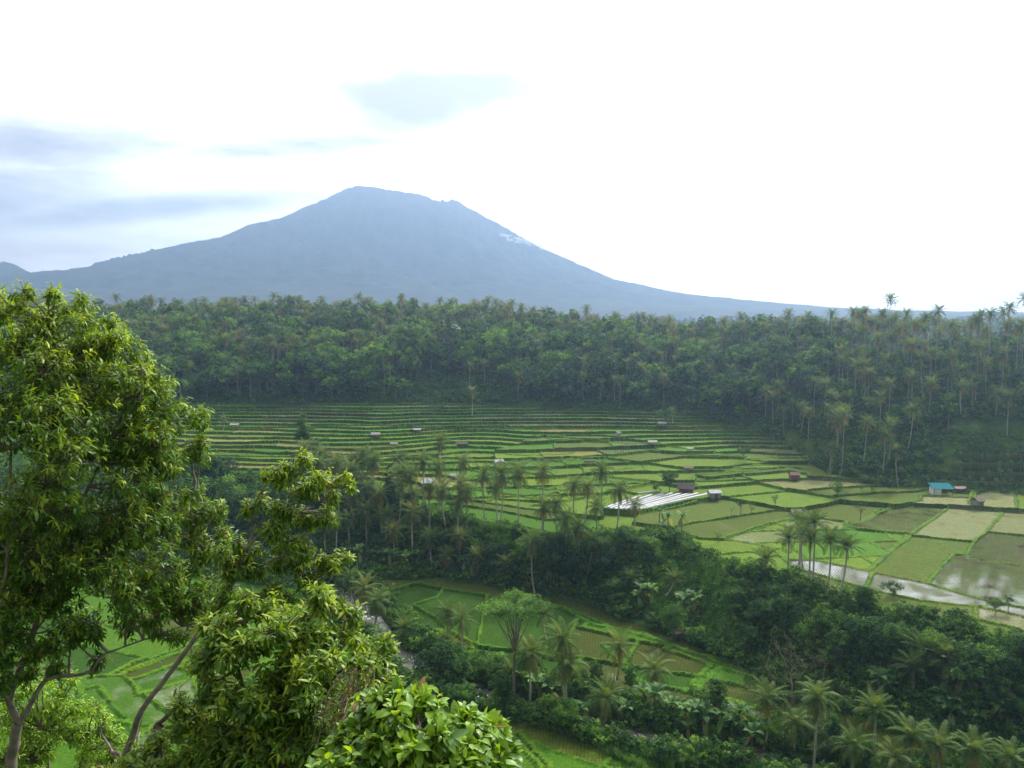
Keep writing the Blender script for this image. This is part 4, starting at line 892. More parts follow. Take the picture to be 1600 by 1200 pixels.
for (x, y, t) in pts:
    if not free(x, y): continue
    u, v = region(x, y); u = float(u)
    # density and kinds follow the photograph: bushy foot, palms higher up, an open clearing and an open right hillside
    if 655 < u < 790 and t < .22: continue
    if 1340 < u and t < .42 and r.random() < .62: continue
    if u > 1440 and t < .30: continue
    pp = (.08 if t < .3 else .30 if t < .6 else .42) if u < 1000 else (.24 if t < .3 else .48) if u < 1250 else .66
    if t > 1.02: pp = .4
    clump = float(vn(x, y, 26, 95)); ispalm = r.random() < np.clip(pp + clump * .38, .03, .9)
    z = float(GZ(x, y)); rz = r.uniform(0, 6.28)
    if ispalm:
        h = r.uniform(8, 16) if t < .8 else r.uniform(10, 19); sc = r.uniform(.9, 1.2)
        if npalm > 0 and t < 1.1:
            kk = int(r.integers(5)); a, b = wood_label(u, t, (h, kk)); palm(x, y, h, 'lo', rz, sc, a, b, k=kk); npalm -= 1
        else:
            k = r.integers(5); stuff.append((PLO[r.integers(5)], 0, x, y, z + h, rz, sc, sc, r.uniform(-.2, .15))); stuff.append((PTT[k], 1, x, y, z, rz, .8, h / 14, 0))
    else:
        key = r.choice(['lo3', 'lo5', 'lo0', 'lo3', 'lo2', 'lo4']) if t < .3 else r.choice(['lo0', 'lo1', 'lo2', 'lo3', 'lo6', 'lo7', 'lo1', 'lo6', 'lo5'])
        ck = float(vn(x, y, 21, 96)); key = ('lo2', 'lo7', 'lo4')[int(r.integers(3))] if ck > .38 else ('lo3', 'lo0')[int(r.integers(2))] if ck < -.35 else key
        sc = r.uniform(.65, 1.5) * (1.12 if t < .3 else 1.2) * (1.45 if r.random() < .13 and t < .7 else 1)
        if t > .7: sc = min(sc, 1.45); 
        if u > 1350: sc *= .72
        if nbroad > 0 and t < 1.1:
            a, b = wood_label(u, t, None, key, sc); tree(key, x, y, sc, 'broadleaf_tree', 'tree', a, b); nbroad -= 1
        else:
            mi = MIX[KIND[key][4]]; stuff.append((LO[key], mi, x, y, z, rz, sc, sc, r.uniform(-.12, .12))); stuff.append((LOT[key], 6, x, y, z, rz, sc, sc, 0))
print('forest stuff', len(stuff), 'left', npalm, nbroad)
batch('forest', stuff, MW, 'dense mixed woods of palms and broadleaf trees covering the ridge', 'forest')
# woods on the land beyond the ridge
st2 = []
vc = bset(290, 'mass', 230, 1.15, limbs=False)[0].get(); vd = bset(291, 'tall', 170, 1.05, limbs=False)[0].get(); pv_ = palm_crown(292, nf=12, L=4.7, nl=4, lw=.4, dead=1).get()
for i in range(3800):
    y = 640 * (3.6 ** r.random()); x = r.uniform(-.72, .72) * y; t, yb, yr = tts(x, y)
    if t < 1.5: continue
    z = float(H(x, y)); k = r.random(); s = r.uniform(.8, 1.3) * (1 + (y - 640) / 2600)
    if k < .35: st2.append((pv_, 0, x, y, z + r.uniform(9, 17), r.uniform(0, 6), s, s, r.uniform(-.1, .1)))
    else: st2.append((vc if k < .7 else vd, 2 + int(k * 10) % 2, x, y, z, r.uniform(0, 6), s * 1.1, s, r.uniform(-.2, .1)))
batch('far_woods', st2, MW, 'hazy far woods on the land behind the ridge', 'forest')

# more trees standing on the bank and along the river
nb = 0
for i in range(900):
    y = r.uniform(128, 300); x = r.uniform(-.40, .70) * y; yf = np.interp(x, FX, FY); ye = np.interp(x, EX, EY); t = (y - yf) / (ye - yf); u, v = region(x, y)
    dr = float(dist_poly(np.array(x), np.array(y), RIV))
    bank = .05 < t < .72 and not (985 < u < 1150) and r.random() < .35; riv_ = 4.2 < dr < 11 and t < -.1 and u > 740 and r.random() < .5
    if riv_ and u > 800 and y < np.interp(x, RIV[:, 0], RIV[:, 1]) and r.random() < .6: continue
    if not (bank or riv_) or not free(x, y, 2.6 if bank else 2.0): continue
    key = r.choice(['hi0', 'hi3', 'hi5', 'hi1', 'hi3']) if bank else r.choice(['hi0', 'hi1', 'hi5', 'hi4']); s = r.uniform(.5, .95) if bank else r.uniform(.38, .68)
    kn = {'hi0': 'dark round', 'hi1': 'slender green', 'hi3': 'dark bushy', 'hi4': 'bright green', 'hi5': 'leafy green'}[key]
    sec = 'left' if u < 640 else 'palm row' if u < 860 else 'middle' if u < 985 else 'right' if u < 1380 else 'far right'
    where = ('bank under the palm row' if sec == 'palm row' else sec + ' part of the wooded bank') if bank else ('bend' if u < 960 else 'rapids' if u < 1160 else 'lower stretch') + ' of the river'
    lv_ = (', near the foot' if t < .28 else ', half way up' if t < .5 else ', near the rim') if bank else ', near side' if y < np.interp(x, RIV[::-1, 0] if RIV[0, 0] > RIV[-1, 0] else RIV[:, 0], RIV[:, 1]) else ', far side'
    tree(key, x, y, s, 'broadleaf_tree', 'tree', '%s %s tree on the %s%s' % ('small' if s < (.65 if bank else .5) else 'big' if s > (.82 if bank else .6) else 'middling', kn, where, lv_), 'trees on the %s' % where)
    OCC.append((x, y, 2.2 * s)); OA = np.array(OCC); nb += 1
    if nb > 95: break
print('bank trees', nb)
# extra palms in the shady hollow on the left
nh = 0
for i in range(1400):
    y = r.uniform(222, 300); x = r.uniform(-.30, .12) * y; yf = np.interp(x, FX, FY); ye = np.interp(x, EX, EY); t = (y - yf) / (ye - yf); u, v = region(x, y)
    if not (.12 < t < 1.12 and 470 < u < (735 if t < .8 else 960)) or not free(x, y, 1.6): continue
    h = r.uniform(7, 15); kk = int(r.integers(5)); palm(x, y, h, 'mid', r.uniform(0, 6), r.uniform(.85, 1.05), '%s palm with %s trunk in the left hollow, %s, %s' % ('short' if h < 9.5 else 'tall' if h > 12.5 else 'middling', ('bent', 'straight', 'leaning', 'curved', 'upright')[kk],
         'near its foot' if t < .4 else 'half way up' if t < .7 else 'near the rim', 'behind the leaning tree' if u < 560 else 'below the cone shaped tree' if u < 650 else 'below the lean-to hut' if u < 735 else 'under the tall row'), 'palms in the left hollow', k=kk)
    OCC.append((x, y, 2.0)); OA = np.array(OCC); nh += 1
    if nh > 40: break
# thickets on the bank, along the river and at the foot of the woods
under = []
SH = [LO['sh0'], LO['sh1'], LO['sh2']]
nsh = 150; cand = []
for i in range(17000):
    y = r.uniform(125, 330); x = r.uniform(-.71, .71) * y
    yf = np.interp(x, FX, FY); ye = np.interp(x, EX, EY); t = (y - yf) / (ye - yf)
    dr = float(dist_poly(np.array(x), np.array(y), RIV))
    if -.04 < t < 1.0: cand.append((x, y, t, 'bank'))
    elif 3.1 < dr < 9 and t < 0: cand.append((x, y, t, 'river'))
cand.sort(key=lambda c: c[1])
for (x, y, t, w) in cand:
    u, v = region(x, y); open_slope = w == 'bank' and 1010 < u < 1150 and .15 < t < .85
    
    if w == 'bank' and t > .86 and 640 < u < 850: continue
    big = w == 'bank' and not open_slope and r.random() < .5
    s = r.uniform(.7, 1.25) * (1.5 if big else 1.0) * (r.choice([.8, 1.1, 1.6]) if w == 'river' else .62 if open_slope else 1); k = r.choice([0, 0, 1, 1, 2]) if not open_slope else r.choice([1, 2, 2])
    if nsh > 0 and free(x, y, .3) and r.random() < .25:
        d = ('dark', 'green', 'pale green')[k]; d = ('small ' if s < .85 else 'large ' if s > 1.25 else '') + d; place = (('near' if y < np.interp(x, RIV[:, 0], RIV[:, 1]) else 'far') + ' bank of the upper river' if w == 'river' and u < 800 else ('near' if y < np.interp(x, RIV[:, 0], RIV[:, 1]) else 'far') + ' bank of the rapids' if w == 'river' and u < 1050 else ('near' if y < np.interp(x, RIV[:, 0], RIV[:, 1]) else 'far') + ' bank of the lower river' if w == 'river' else 'open green slope' if open_slope else 'shaded left bank' if u < 850 else 'middle bank' if u < 1150 else 'dark right bank')
        lv_ = '' if w == 'river' else ' near the rim' if t > .7 else ' half way up' if t > .3 else ' near the foot'
        tree('sh%d' % k, x, y, s, 'shrub', 'shrub', '%s leafy shrub on the %s%s' % (d, place, lv_), '%s shrubs on the %s%s' % (d, place, lv_)); nsh -= 1
    else: under.append((SH[k], 2 + k, x, y, float(GZ(x, y)) - .2, r.uniform(0, 6), s, s, r.uniform(-.15, .15)))
for i in range(1500):   # scrub at the foot of the woods
    s_ = r.uniform(-.7, .7); yb = float(np.interp(s_, _s, HB)); y = yb + r.uniform(-4, 26); x = s_ * y; k = r.choice([0, 0, 1]); s = r.uniform(.8, 1.6)
    u_, v_ = region(x, y)
    if u_ > 1430: s *= .6
    under.append((SH[k], 2 + k, x, y, float(GZ(x, y)) - .2, r.uniform(0, 6), s, s, r.uniform(-.15, .15)))
for i in range(2600):   # low plants under the open palms of the right hillside and round the clearing
    s_ = r.uniform(.40, .70) if i % 4 else r.uniform(-.13, .02); yb = float(np.interp(s_, _s, HB)); yr = float(np.interp(s_, _s, HR)); t = r.uniform(.0, 1.0) if i % 4 else r.uniform(0, .3)
    y = yb + (yr - yb) * t; x = s_ * y; u_, v_ = region(x, y)
    if u_ > 1470 and t < .42: continue
    k = r.choice([0, 0, 1, 1, 2]); s = r.uniform(.5, 1.3); under.append((SH[k], 2 + k, x, y, float(GZ(x, y)) - .2, r.uniform(0, 6), s, s, r.uniform(-.15, .15)))
batch('undergrowth', under, MW, 'tangled green undergrowth on the banks and at the foot of the woods', 'undergrowth')
# weeds and long grass: on the bunds, the rims and the river banks
gt = T(); g_ = np.random.default_rng(4)
for i in range(13):
    a = g_.uniform(0, 6.28); l = g_.uniform(.4, .85); b = np.array([cos(a) * .12, sin(a) * .12, 0]); tip = np.array([cos(a) * .45, sin(a) * .45, l]); w = np.array([-sin(a), cos(a), 0]) * .035
    m_ = b * .4 + tip * .6 + np.array([0, 0, .16]); gt.add([b - w, b + w, m_ + w * .8, m_ - w * .8, m_ - w * .8, m_ + w * .8, tip + w * .1, tip - w * .1], [(0, 1, 2, 3), (4, 5, 6, 7)], g_.uniform(.25, .95))
gtt = gt.get(); grs = []
bi = np.argwhere(BUND & (GY < 330) & (np.abs(GX) < .7 * GY)); sel = bi[r.choice(len(bi), min(len(bi), 8000), replace=False)]
for j, i in sel:
    x = gx[i] + r.uniform(-.3, .3); y = gy[j] + r.uniform(-.3, .3); s = r.uniform(.25, .6) * (1 if y < 230 else .8); grs.append((gtt, 0, x, y, float(ZG[j, i]) - .04, r.uniform(0, 6), s, s * .8, r.uniform(-.2, .2)))
ri = np.argwhere((DR > 4.2) & (DR < 11) & (GY < 240) & ~FIELD); sel = ri[r.choice(len(ri), min(len(ri), 6500), replace=False)]
for j, i in sel: s = r.uniform(.9, 1.7); grs.append((gtt, 0, gx[i] + r.uniform(-.3, .3), gy[j] + r.uniform(-.3, .3), float(ZG[j, i]) - .05, r.uniform(0, 6), s, s, r.uniform(-.2, .15)))
ri = np.argwhere((~FIELD) & ~BUND & (GY > YE - 14) & (GY < YE + 3) & (np.abs(GX) < .7 * GY)); sel = ri[r.choice(len(ri), min(len(ri), 5000), replace=False)]
for j, i in sel: s = r.uniform(.8, 1.5); grs.append((gtt, 0, gx[i], gy[j], float(ZG[j, i]) - .05, r.uniform(0, 6), s, s, r.uniform(-.1, .25)))
batch('long_grass', grs, [M['grass']], 'long green grass on the bunds, rims and river banks', 'grass')

# ------------------------------------------------------------------ river
def river():
    P = RIV; seg = []; 
    for a, b in zip(P[:-1], P[1:]):
        n = max(1, int(np.hypot(*(b - a)) / 1.2)); seg += [a + (b - a) * k / n for k in range(n)]
    S = np.array(seg); 
    for _ in range(6): S[1:-1] = (S[:-2] + S[2:] + 2 * S[1:-1]) / 4
    D = np.gradient(S, axis=0); D /= np.linalg.norm(D, axis=1)[:, None]; Nn = np.c_[-D[:, 1], D[:, 0]]; k = 13; o = np.linspace(-3.3, 3.3, k)
    Pt = S[:, None] + Nn[:, None] * o[None, :, None]; z = -82.15 + vn(Pt[..., 0], Pt[..., 1], 1.3, 91) * .10 + vn(Pt[..., 0], Pt[..., 1], .6, 92) * .05
    V = np.c_[Pt.reshape(-1, 2), z.ravel()]; n0, n1 = len(S), k; idx = np.arange(n0 * n1).reshape(n0, n1)
    Q = np.stack([idx[:-1, :-1], idx[:-1, 1:], idx[1:, 1:], idx[1:, :-1]], -1).reshape(-1, 4)
    m, nt, out = mat('river_water'); co = N(nt, 'ShaderNodeTexCoord'); g = co.outputs['Object']
    b = N(nt, 'ShaderNodeBsdfPrincipled', inp={'Roughness': .18}); f1 = noise(nt, g, .55, 5, .75, 1.5); f2 = noise(nt, g, .11, 2)
    foam = mrange(nt, mathn(nt, 'ADD', f1, mathn(nt, 'MULTIPLY', mathn(nt, 'SUBTRACT', f2, .5), .8)), .60, .72)
    nt.links.new(mixc(nt, foam, (.12, .11, .085), (.80, .80, .78)), b.inputs['Base Color'])
    bp = N(nt, 'ShaderNodeBump', inp={'Strength': .6, 'Distance': .2}); nt.links.new(f1, bp.inputs['Height']); nt.links.new(bp.outputs[0], b.inputs['Normal']); nt.links.new(b.outputs[0], out.inputs[0])
    tag(obj('river_water', mesh_np('river', V, Q, [m], smooth=True)), kind='structure')
    rk = plain('river_rock', (.22, .21, .19), .8, var=.3, scale=2, bump=.4)
    import bmesh
    mes = []
    for i in range(3):
        bm = bmesh.new(); bmesh.ops.create_icosphere(bm, subdivisions=2, radius=1)
        for v in bm.verts: v.co *= 1 + .28 * float(vn(v.co.x * 2 + i * 7, v.co.y * 2 + v.co.z, .8, 3)); v.co.z *= .65
        me = bpy.data.meshes.new('rock'); bm.to_mesh(me); bm.free(); me.materials.append(rk); mes.append(me)
    for i in range(34):
        k = r.integers(10, len(S) - 10)
        if not (125 < S[k][1] < 215): continue
        p = S[k] + Nn[k] * r.uniform(-4.3, 4.3); o_ = obj('river_rock', mes[i % 3]); o_.location = (p[0], p[1], -82.1); s = r.uniform(.35, .9); o_.scale = (s * r.uniform(.8, 1.4), s, s); o_.rotation_euler = (0, 0, r.uniform(0, 6))
        tag(o_, 'grey boulder in the white water of the river', 'rock', 'boulders in the river')
river()
# ------------------------------------------------------------------ field huts and the farm
def boxm(name, boxes, m, bev=0.0):
    V, Q = [], []
    for (x0, x1, y0, y1, z0, z1) in boxes:
        n = len(V); V += [(x, y, z) for z in (z0, z1) for x, y in ((x0, y0), (x1, y0), (x1, y1), (x0, y1))]
        Q += [tuple(n + k for k in q) for q in ((3, 2, 1, 0), (4, 5, 6, 7), (0, 1, 5, 4), (1, 2, 6, 5), (2, 3, 7, 6), (3, 0, 4, 7))]
    return mesh_np(name, V, Q, [m])
def roofm(name, w, d, z0, rise, m, mono=False, sag=.0, th=.09, ridges=0):
    """gable (ridge along X) or single-pitch roof sheet with thickness, slightly uneven"""
    nx = max(8, int(w / .35)); ny = 10; xs = np.linspace(-w / 2, w / 2, nx + 1); ys = np.linspace(-d / 2, d / 2, ny + 1); X, Y = np.meshgrid(xs, ys)
    Z = z0 + (rise * (.5 - Y / d * -1.0) if mono else rise * (1 - np.abs(Y) / (d / 2))) - sag * (1 - (X / (w / 2)) ** 2) * .5 + vn(X * 3, Y * 3, 1, 7) * sag * .5
    if ridges: Z = Z + .03 * ((np.arange(nx + 1) % 2)[None, :])
    n0, n1 = Z.shape; idx = np.arange(n0 * n1).reshape(n0, n1); N_ = n0 * n1
    Q = np.stack([idx[:-1, :-1], idx[:-1, 1:], idx[1:, 1:], idx[1:, :-1]], -1).reshape(-1, 4)
    V = np.r_[np.c_[X.ravel(), Y.ravel(), Z.ravel()], np.c_[X.ravel(), Y.ravel(), Z.ravel() - th]]
    ring = np.r_[idx[0, :], idx[1:, -1], idx[-1, -2::-1], idx[-2:0:-1, 0]]; nr = np.roll(ring, -1)
    QQ = np.r_[Q, Q[:, ::-1] + N_, np.c_[ring, ring + N_, nr + N_, nr]]
    return mesh_np(name, V, QQ, [m])
MT = {'teal': plain('teal_sheet', (.012, .15, .19), .9, spec=.1,  var=.15, scale=2), 'metal': plain('zinc_sheet', (.24, .26, .28), .6, .2, var=.25, scale=2), 'thatch': plain('grey_thatch', (.20, .17, .13), .95, var=.4, scale=7, bump=.6), 'brownroof': plain('dark_thatch', (.09, .065, .06), .95, var=.4, scale=6, bump=.6),
      'red': plain('red_tile', (.15, .07, .06), .8, var=.35, scale=5), 'pink': plain('rusty_sheet', (.20, .12, .10), .7, var=.4, scale=3), 'white': plain('white_wall', (.78, .76, .70), .8, var=.08, scale=1), 'wood': plain('weathered_wood', (.16, .12, .09), .85, var=.35, scale=6),
      'brick': plain('brick_wall', (.23, .11, .085), .9, var=.35, scale=5), 'concrete': plain('grey_wall', (.30, .29, .27), .9, var=.25, scale=3), 'pale': plain('pale_sheet', (.25, .24, .20), .6, var=.15, scale=2), 'hay': plain('old_hay', (.10, .10, .06), .95, var=.4, scale=5, bump=.6),
      'red_flower': None}
def hut(px, py, w, d, hw, rise, roof, wall, label, rz=0.0, mono=False, style='posts', over=.35, name='field_hut', cat='hut', split=None):
    if name == 'field_hut' or name == 'open_shelter': w, d, hw, rise = w * .85, d * .85, hw * .85, rise * .85
    p = gpx(px, py); z = float(GZ(p[0], p[1])); o = tag(empty(name, (p[0], p[1], z), rz), label, cat)
    r_ = obj('roof', roofm('roof', w + 2 * over, d + 2 * over, hw - .02, rise, MT[roof], mono, sag=.12 if roof in ('thatch', 'brownroof', 'hay') else .03, th=.22 if roof in ('thatch', 'brownroof', 'hay') else .06, ridges=roof in ('teal', 'metal')), o)
    if mono: r_.rotation_euler = (0, 0, 0)
    for sx in (-1, 1):
        for sy in (-1, 1):
            x = sx * (w / 2 - .08); y = sy * (d / 2 - .08); top = hw + (rise * (.5 + y / d) if mono else 0)
            obj('post', boxm('post', [(x - .07, x + .07, y - .07, y + .07, -.5, top)], MT['wood']), o)
    if style in ('closed', 'half'):
        wm = MT[wall]; t = .05; x1 = w / 2 if style == 'closed' else split
        bx = [(-w / 2 + .02, x1 - .02, -d / 2 + .1, -d / 2 + .1 + t, -.3, hw - .03), (-w / 2 + .02, x1 - .02, d / 2 - .1 - t, d / 2 - .1, -.3, hw - .03)]
        side = [(-w / 2 + .02, -w / 2 + .02 + t, -d / 2 + .16, d / 2 - .16, -.3, hw - .03), (x1 - .02 - t, x1 - .02, -d / 2 + .16, d / 2 - .16, -.3, hw - .03)]
        if style == 'closed':
            bx[0:1] = [(-w / 2 + .02, -w * .08, -d / 2 + .1, -d / 2 + .1 + t, -.3, hw - .03), (w * .22, w / 2 - .02, -d / 2 + .1, -d / 2 + .1 + t, -.3, hw - .03), (-w * .08, w * .22, -d / 2 + .1, -d / 2 + .1 + t, hw * .8, hw - .03)]
            obj('door', boxm('door', [(-w * .075, w * .215, -d / 2 + .15, -d / 2 + .18, -.2, hw * .79)], MT['wood']), o)
        obj('wall', boxm('wall', bx + side, wm), o)
        if style == 'half': obj('back_wall', boxm('back_wall', [(split, w / 2 - .1, d / 2 - .15, d / 2 - .1, -.3, hw * .55)], MT['wood']), o)
        if not mono:   # gable ends
            V = []; Q = []
            for x in (-w / 2 + .05, w / 2 - .05):
                n = len(V); V += [(x, -d / 2 + .1, hw - .05), (x, d / 2 - .1, hw - .05), (x, .12, hw + rise * .8), (x, -.12, hw + rise * .8)]; Q.append((n, n + 1, n + 2, n + 3))
            obj('gable', mesh_np('gable', V, Q, [MT['wood']]), o)
    if style in ('platform', 'posts'):
        obj('platform', boxm('platform', [(-w / 2, w / 2, -d / 2, d / 2, .55, .66)] + [(-w / 2, w / 2, -d / 2, -d / 2 + .06, .95, 1.02)], MT['wood']), o)
        if style == 'platform': obj('back_wall', boxm('back_wall', [(-w / 2 + .1, w / 2 - .1, d / 2 - .1, d / 2 - .05, .66, hw)], MT['wood']), o)
    return o
hut(1470,771, 6.8,4.0,2.3,1.3,'teal','white','white walled shed with a teal metal roof and an open right bay', rz=-.06, mono=True, style='half', split=-.7, name='teal_roofed_shed', cat='shed')
hut(1072,768, 5.0,4.2,1.7,1.7,'brownroof','brick','dark thatched farmhouse with a reddish wall beside the white plastic rows', rz=-.25, style='closed', name='farmhouse', cat='house', over=.6)
hut(1116,778, 4.6,3.4,2.0,1.0,'metal','concrete','small hut with a shiny grey metal roof at the end of the white plastic rows', rz=.1, style='closed')
hut(1243,806, 3.6,2.8,1.9,.9,'thatch','concrete','square grey thatched hut at the corner of four green paddies', rz=.15, style='closed')
hut(1241,750, 4.0,3.0,1.9,1.1,'red','brick','hut with a faded red roof below the terraces of the spur', rz=0, style='closed')
hut(1527,792, 3.6,3.0,2.2,1.5,'thatch','concrete','narrow grey hut with a steep pinkish roof on the brown field', rz=.4, style='closed')
hut(1499,768, 4.4,2.6,1.9,.8,'pink','wood','low open shelter with a rusty roof right of the teal roofed shed', style='posts', name='open_shelter', cat='shelter')
hut(1076,736, 3.8,2.6,1.4,.9,'thatch','wood','low grey thatched shelter on the bund above the farmhouse', rz=-.2, style='posts', name='open_shelter', cat='shelter')
hut(587,686, 4.2,3.0,1.9,1.1,'pale','wood','pale roofed shelter on dark posts among the left fields', rz=.1, style='posts', name='open_shelter', cat='shelter')
hut(722,693, 5.6,3.0,1.3,1.0,'hay','hay','long low dark straw shelter between pale fields', rz=.05, style='closed')
hut(652,676, 3.6,2.6,1.5,.7,'metal','wood','small grey roofed shelter in the terraces behind the others', style='posts', name='open_shelter', cat='shelter')
hut(779,726, 4.0,3.0,1.8,.9,'metal','wood','field hut with a bright grey ridged roof behind the palm row', rz=.3, style='posts')
hut(709,747, 3.0,2.4,1.9,.8,'pale','concrete','small pale hut half hidden by the brown skirted palm', rz=.1, style='closed')
hut(668,762, 4.2,3.2,2.1,1.3,'metal','wood','lean-to hut with a tilted metal roof among the left palms', rz=-.2, mono=True, style='platform')
hut(965,682, 2.8,2.4,1.7,1.2,'thatch','white','tiny hut with one white wall in the middle of the terraces', rz=.7, style='closed')
hut(1019,697, 4.2,2.8,1.5,.8,'pale','wood','pale curved roof shelter at the corner of the grey ponds', rz=.05, style='posts', name='open_shelter', cat='shelter')
hut(1034,668, 4.4,3.0,1.6,.9,'metal','wood','shelter under the thin tree at the back terraces', style='posts', name='open_shelter', cat='shelter')
hut(616,697, 3.4,2.4,.9,.6,'pale','wood','low sand coloured shelter right of the pale roofed shelter', style='posts', name='open_shelter', cat='shelter')
hut(367,667, 4.4,2.6,1.2,.6,'pale','wood','low pale roofed shelter beside the dark spiky palm', style='posts', name='open_shelter', cat='shelter')
hut(1078,708, 2.6,1.6,1.5,.3,'pale','wood','little post shelter with a flat pale roof on the bund', style='posts', name='open_shelter', cat='shelter')
hut(1063,995, 3.6,2.8,2.0,.9,'pink','wood','brown roofed field hut on pale posts in the lower paddies', rz=.1, style='posts')
hut(921,724, 4.6,2.6,1.2,.8,'hay','wood','dark low shelter covered in straw on the bund', style='posts', name='open_shelter', cat='shelter')
# white plastic mulch rows: each covered bed is a thing
PW = plain('white_plastic', (.27, .27, .295), .35, var=.06, scale=1.5)
a0, a1 = gpx(945, 800), gpx(1004, 773); b0, b1 = gpx(992, 803), gpx(1106, 772)
nm = 9; Lrow = 31
pA = np.array([gpx(944, 799)[:2], gpx(1003, 803)[:2]]); pB = np.array([gpx(1003, 774)[:2], gpx(1105, 774)[:2]])
rows_px = [((944,799),(1000,776)), ((952,800),(1018,774)), ((960,801),(1036,772)), ((968,801),(1050,771)), ((976,801),(1064,771)), ((984,802),(1078,771)), ((991,802),(1090,771)), ((998,802),(1104,772))]
rows_px += [((996,771),(1030,768))]
word = ['leftmost', 'second', 'third', 'fourth', 'fifth', 'sixth', 'seventh', 'nearest']
for i, (u0, u1) in enumerate(rows_px):
    A = gpx(*u0)[:2]; B = gpx(*u1)[:2]; n = 40; s = np.linspace(0, 1, n); P = A + (B - A) * s[:, None]; D = (B - A) / np.linalg.norm(B - A); Nn = np.array([-D[1], D[0]])
    prof = np.array([(-.5, -.15), (-.4, .34), (-.15, .42), (.15, .42), (.4, .34), (.5, -.15)]); z = GZ(P[:, 0], P[:, 1]); z = np.full(n, np.median(z))
    V = np.stack([np.c_[P + Nn * o, z + h + vn(s * 60 + i * 9, o * 5 + s, 2, 4) * .05] for o, h in prof], 1).reshape(-1, 3)
    Q = [(6 * k + j, 6 * k + j + 1, 6 * k + j + 7, 6 * k + j + 6) for k in range(n - 1) for j in range(5)]
    o = obj('plastic_covered_bed', mesh_np('plastic_covered_bed', V, Q, [PW], smooth=True))
    tag(o, ('short separate strip of white plastic behind the long covered beds' if i == 8 else '%s long bed under white plastic%s' % (word[i], ', its left end furthest back' if i == 0 else ' along the green bund' if i == 7 else ' counted from the back')), 'crop bed', 'beds covered with white plastic')
# mounds of weeds in the mirror-like paddy, pile on the bund
for (px, py, s, lb) in ((1544,917,1.5,'mound of pulled weeds lying in the mirror-like paddy'), (1547,935,1.2,'low mud heap on the bund below the weed mound'), (1598,855,1.0,'small dark heap in the wet green paddy at the right edge')):
    p = gpx(px, py); t = T(); g2 = np.random.default_rng(px); n = 260; P = g2.normal(size=(n, 3)) * np.array([1.0, .5, .16]) * s; P[:, 2] = np.abs(P[:, 2]); A = unit(g2, n) * .16; B = unit(g2, n) * .1
    quads(t, P, A, B, 1.0); o = obj('weed_mound', t.mesh('weed_mound', [M['dead']])); o.location = (p[0], p[1], float(GZ(p[0], p[1])) + .02); tag(o, lb, 'mound')
p = gpx(1122, 849); at_tree('small1', 1122, 849, 832, 'shrub', 'shrub', 'reddish brown shrub at the lower corner of the pale paddy', None)
# ------------------------------------------------------------------ the near trees
def leaf_tpl(bend, fold=.18, w=.30, K=4):
    s = np.linspace(0, 1, K + 1); wd = w * .5 * np.sin(pi * np.clip(s * .93 + .05, 0, 1)) ** .8; wd[0] = .015; wd[-1] = .012
    th = bend * s ** 1.2; y = np.r_[0, np.cumsum(np.cos(th[:-1]))] / K; z = -np.r_[0, np.cumsum(np.sin(th[:-1]))] / K
    V = np.stack([np.c_[-wd, y, z + fold * wd], np.c_[0 * s, y, z], np.c_[wd, y, z + fold * wd]], 1).reshape(-1, 3)
    Q = np.array([(3 * k + j, 3 * k + j + 1, 3 * k + j + 4, 3 * k + j + 3) for k in range(K) for j in range(2)]); return V, Q
LTPL = [leaf_tpl(.2, .18, .27), leaf_tpl(.9, .18, .25), leaf_tpl(1.5, .12, .30), leaf_tpl(.5, .3, .22), leaf_tpl(1.1, .35, .28)]
LTPLB = [leaf_tpl(.3, .25, .42, 5), leaf_tpl(.9, .2, .44, 5), leaf_tpl(1.3, .3, .40, 5)]
def nrm(v): return v / (np.linalg.norm(v, axis=-1, keepdims=True) + 1e-9)
def leaves(t, P, Dv, L, tint, r, tpls, droop=.0):
    n = len(P); Dv = nrm(Dv + np.array([0, 0, -droop])); Nn = unit(r, n) * .55 + np.array([0, 0, 1.0]); X = nrm(np.cross(Dv, Nn)); Z = np.cross(X, Dv); k = r.integers(0, len(tpls), n)
    for i, (V, Q) in enumerate(tpls):
        m = np.flatnonzero(k == i)
        if not len(m): continue
        W = P[m][:, None] + L[m][:, None, None] * (V[None, :, 0:1] * X[m][:, None] + V[None, :, 1:2] * Dv[m][:, None] + V[None, :, 2:3] * Z[m][:, None])
        nv = len(V); QQ = (Q[None] + (np.arange(len(m)) * nv)[:, None, None]).reshape(-1, 4); t.add(W.reshape(-1, 3), QQ, np.repeat(tint[m], nv))
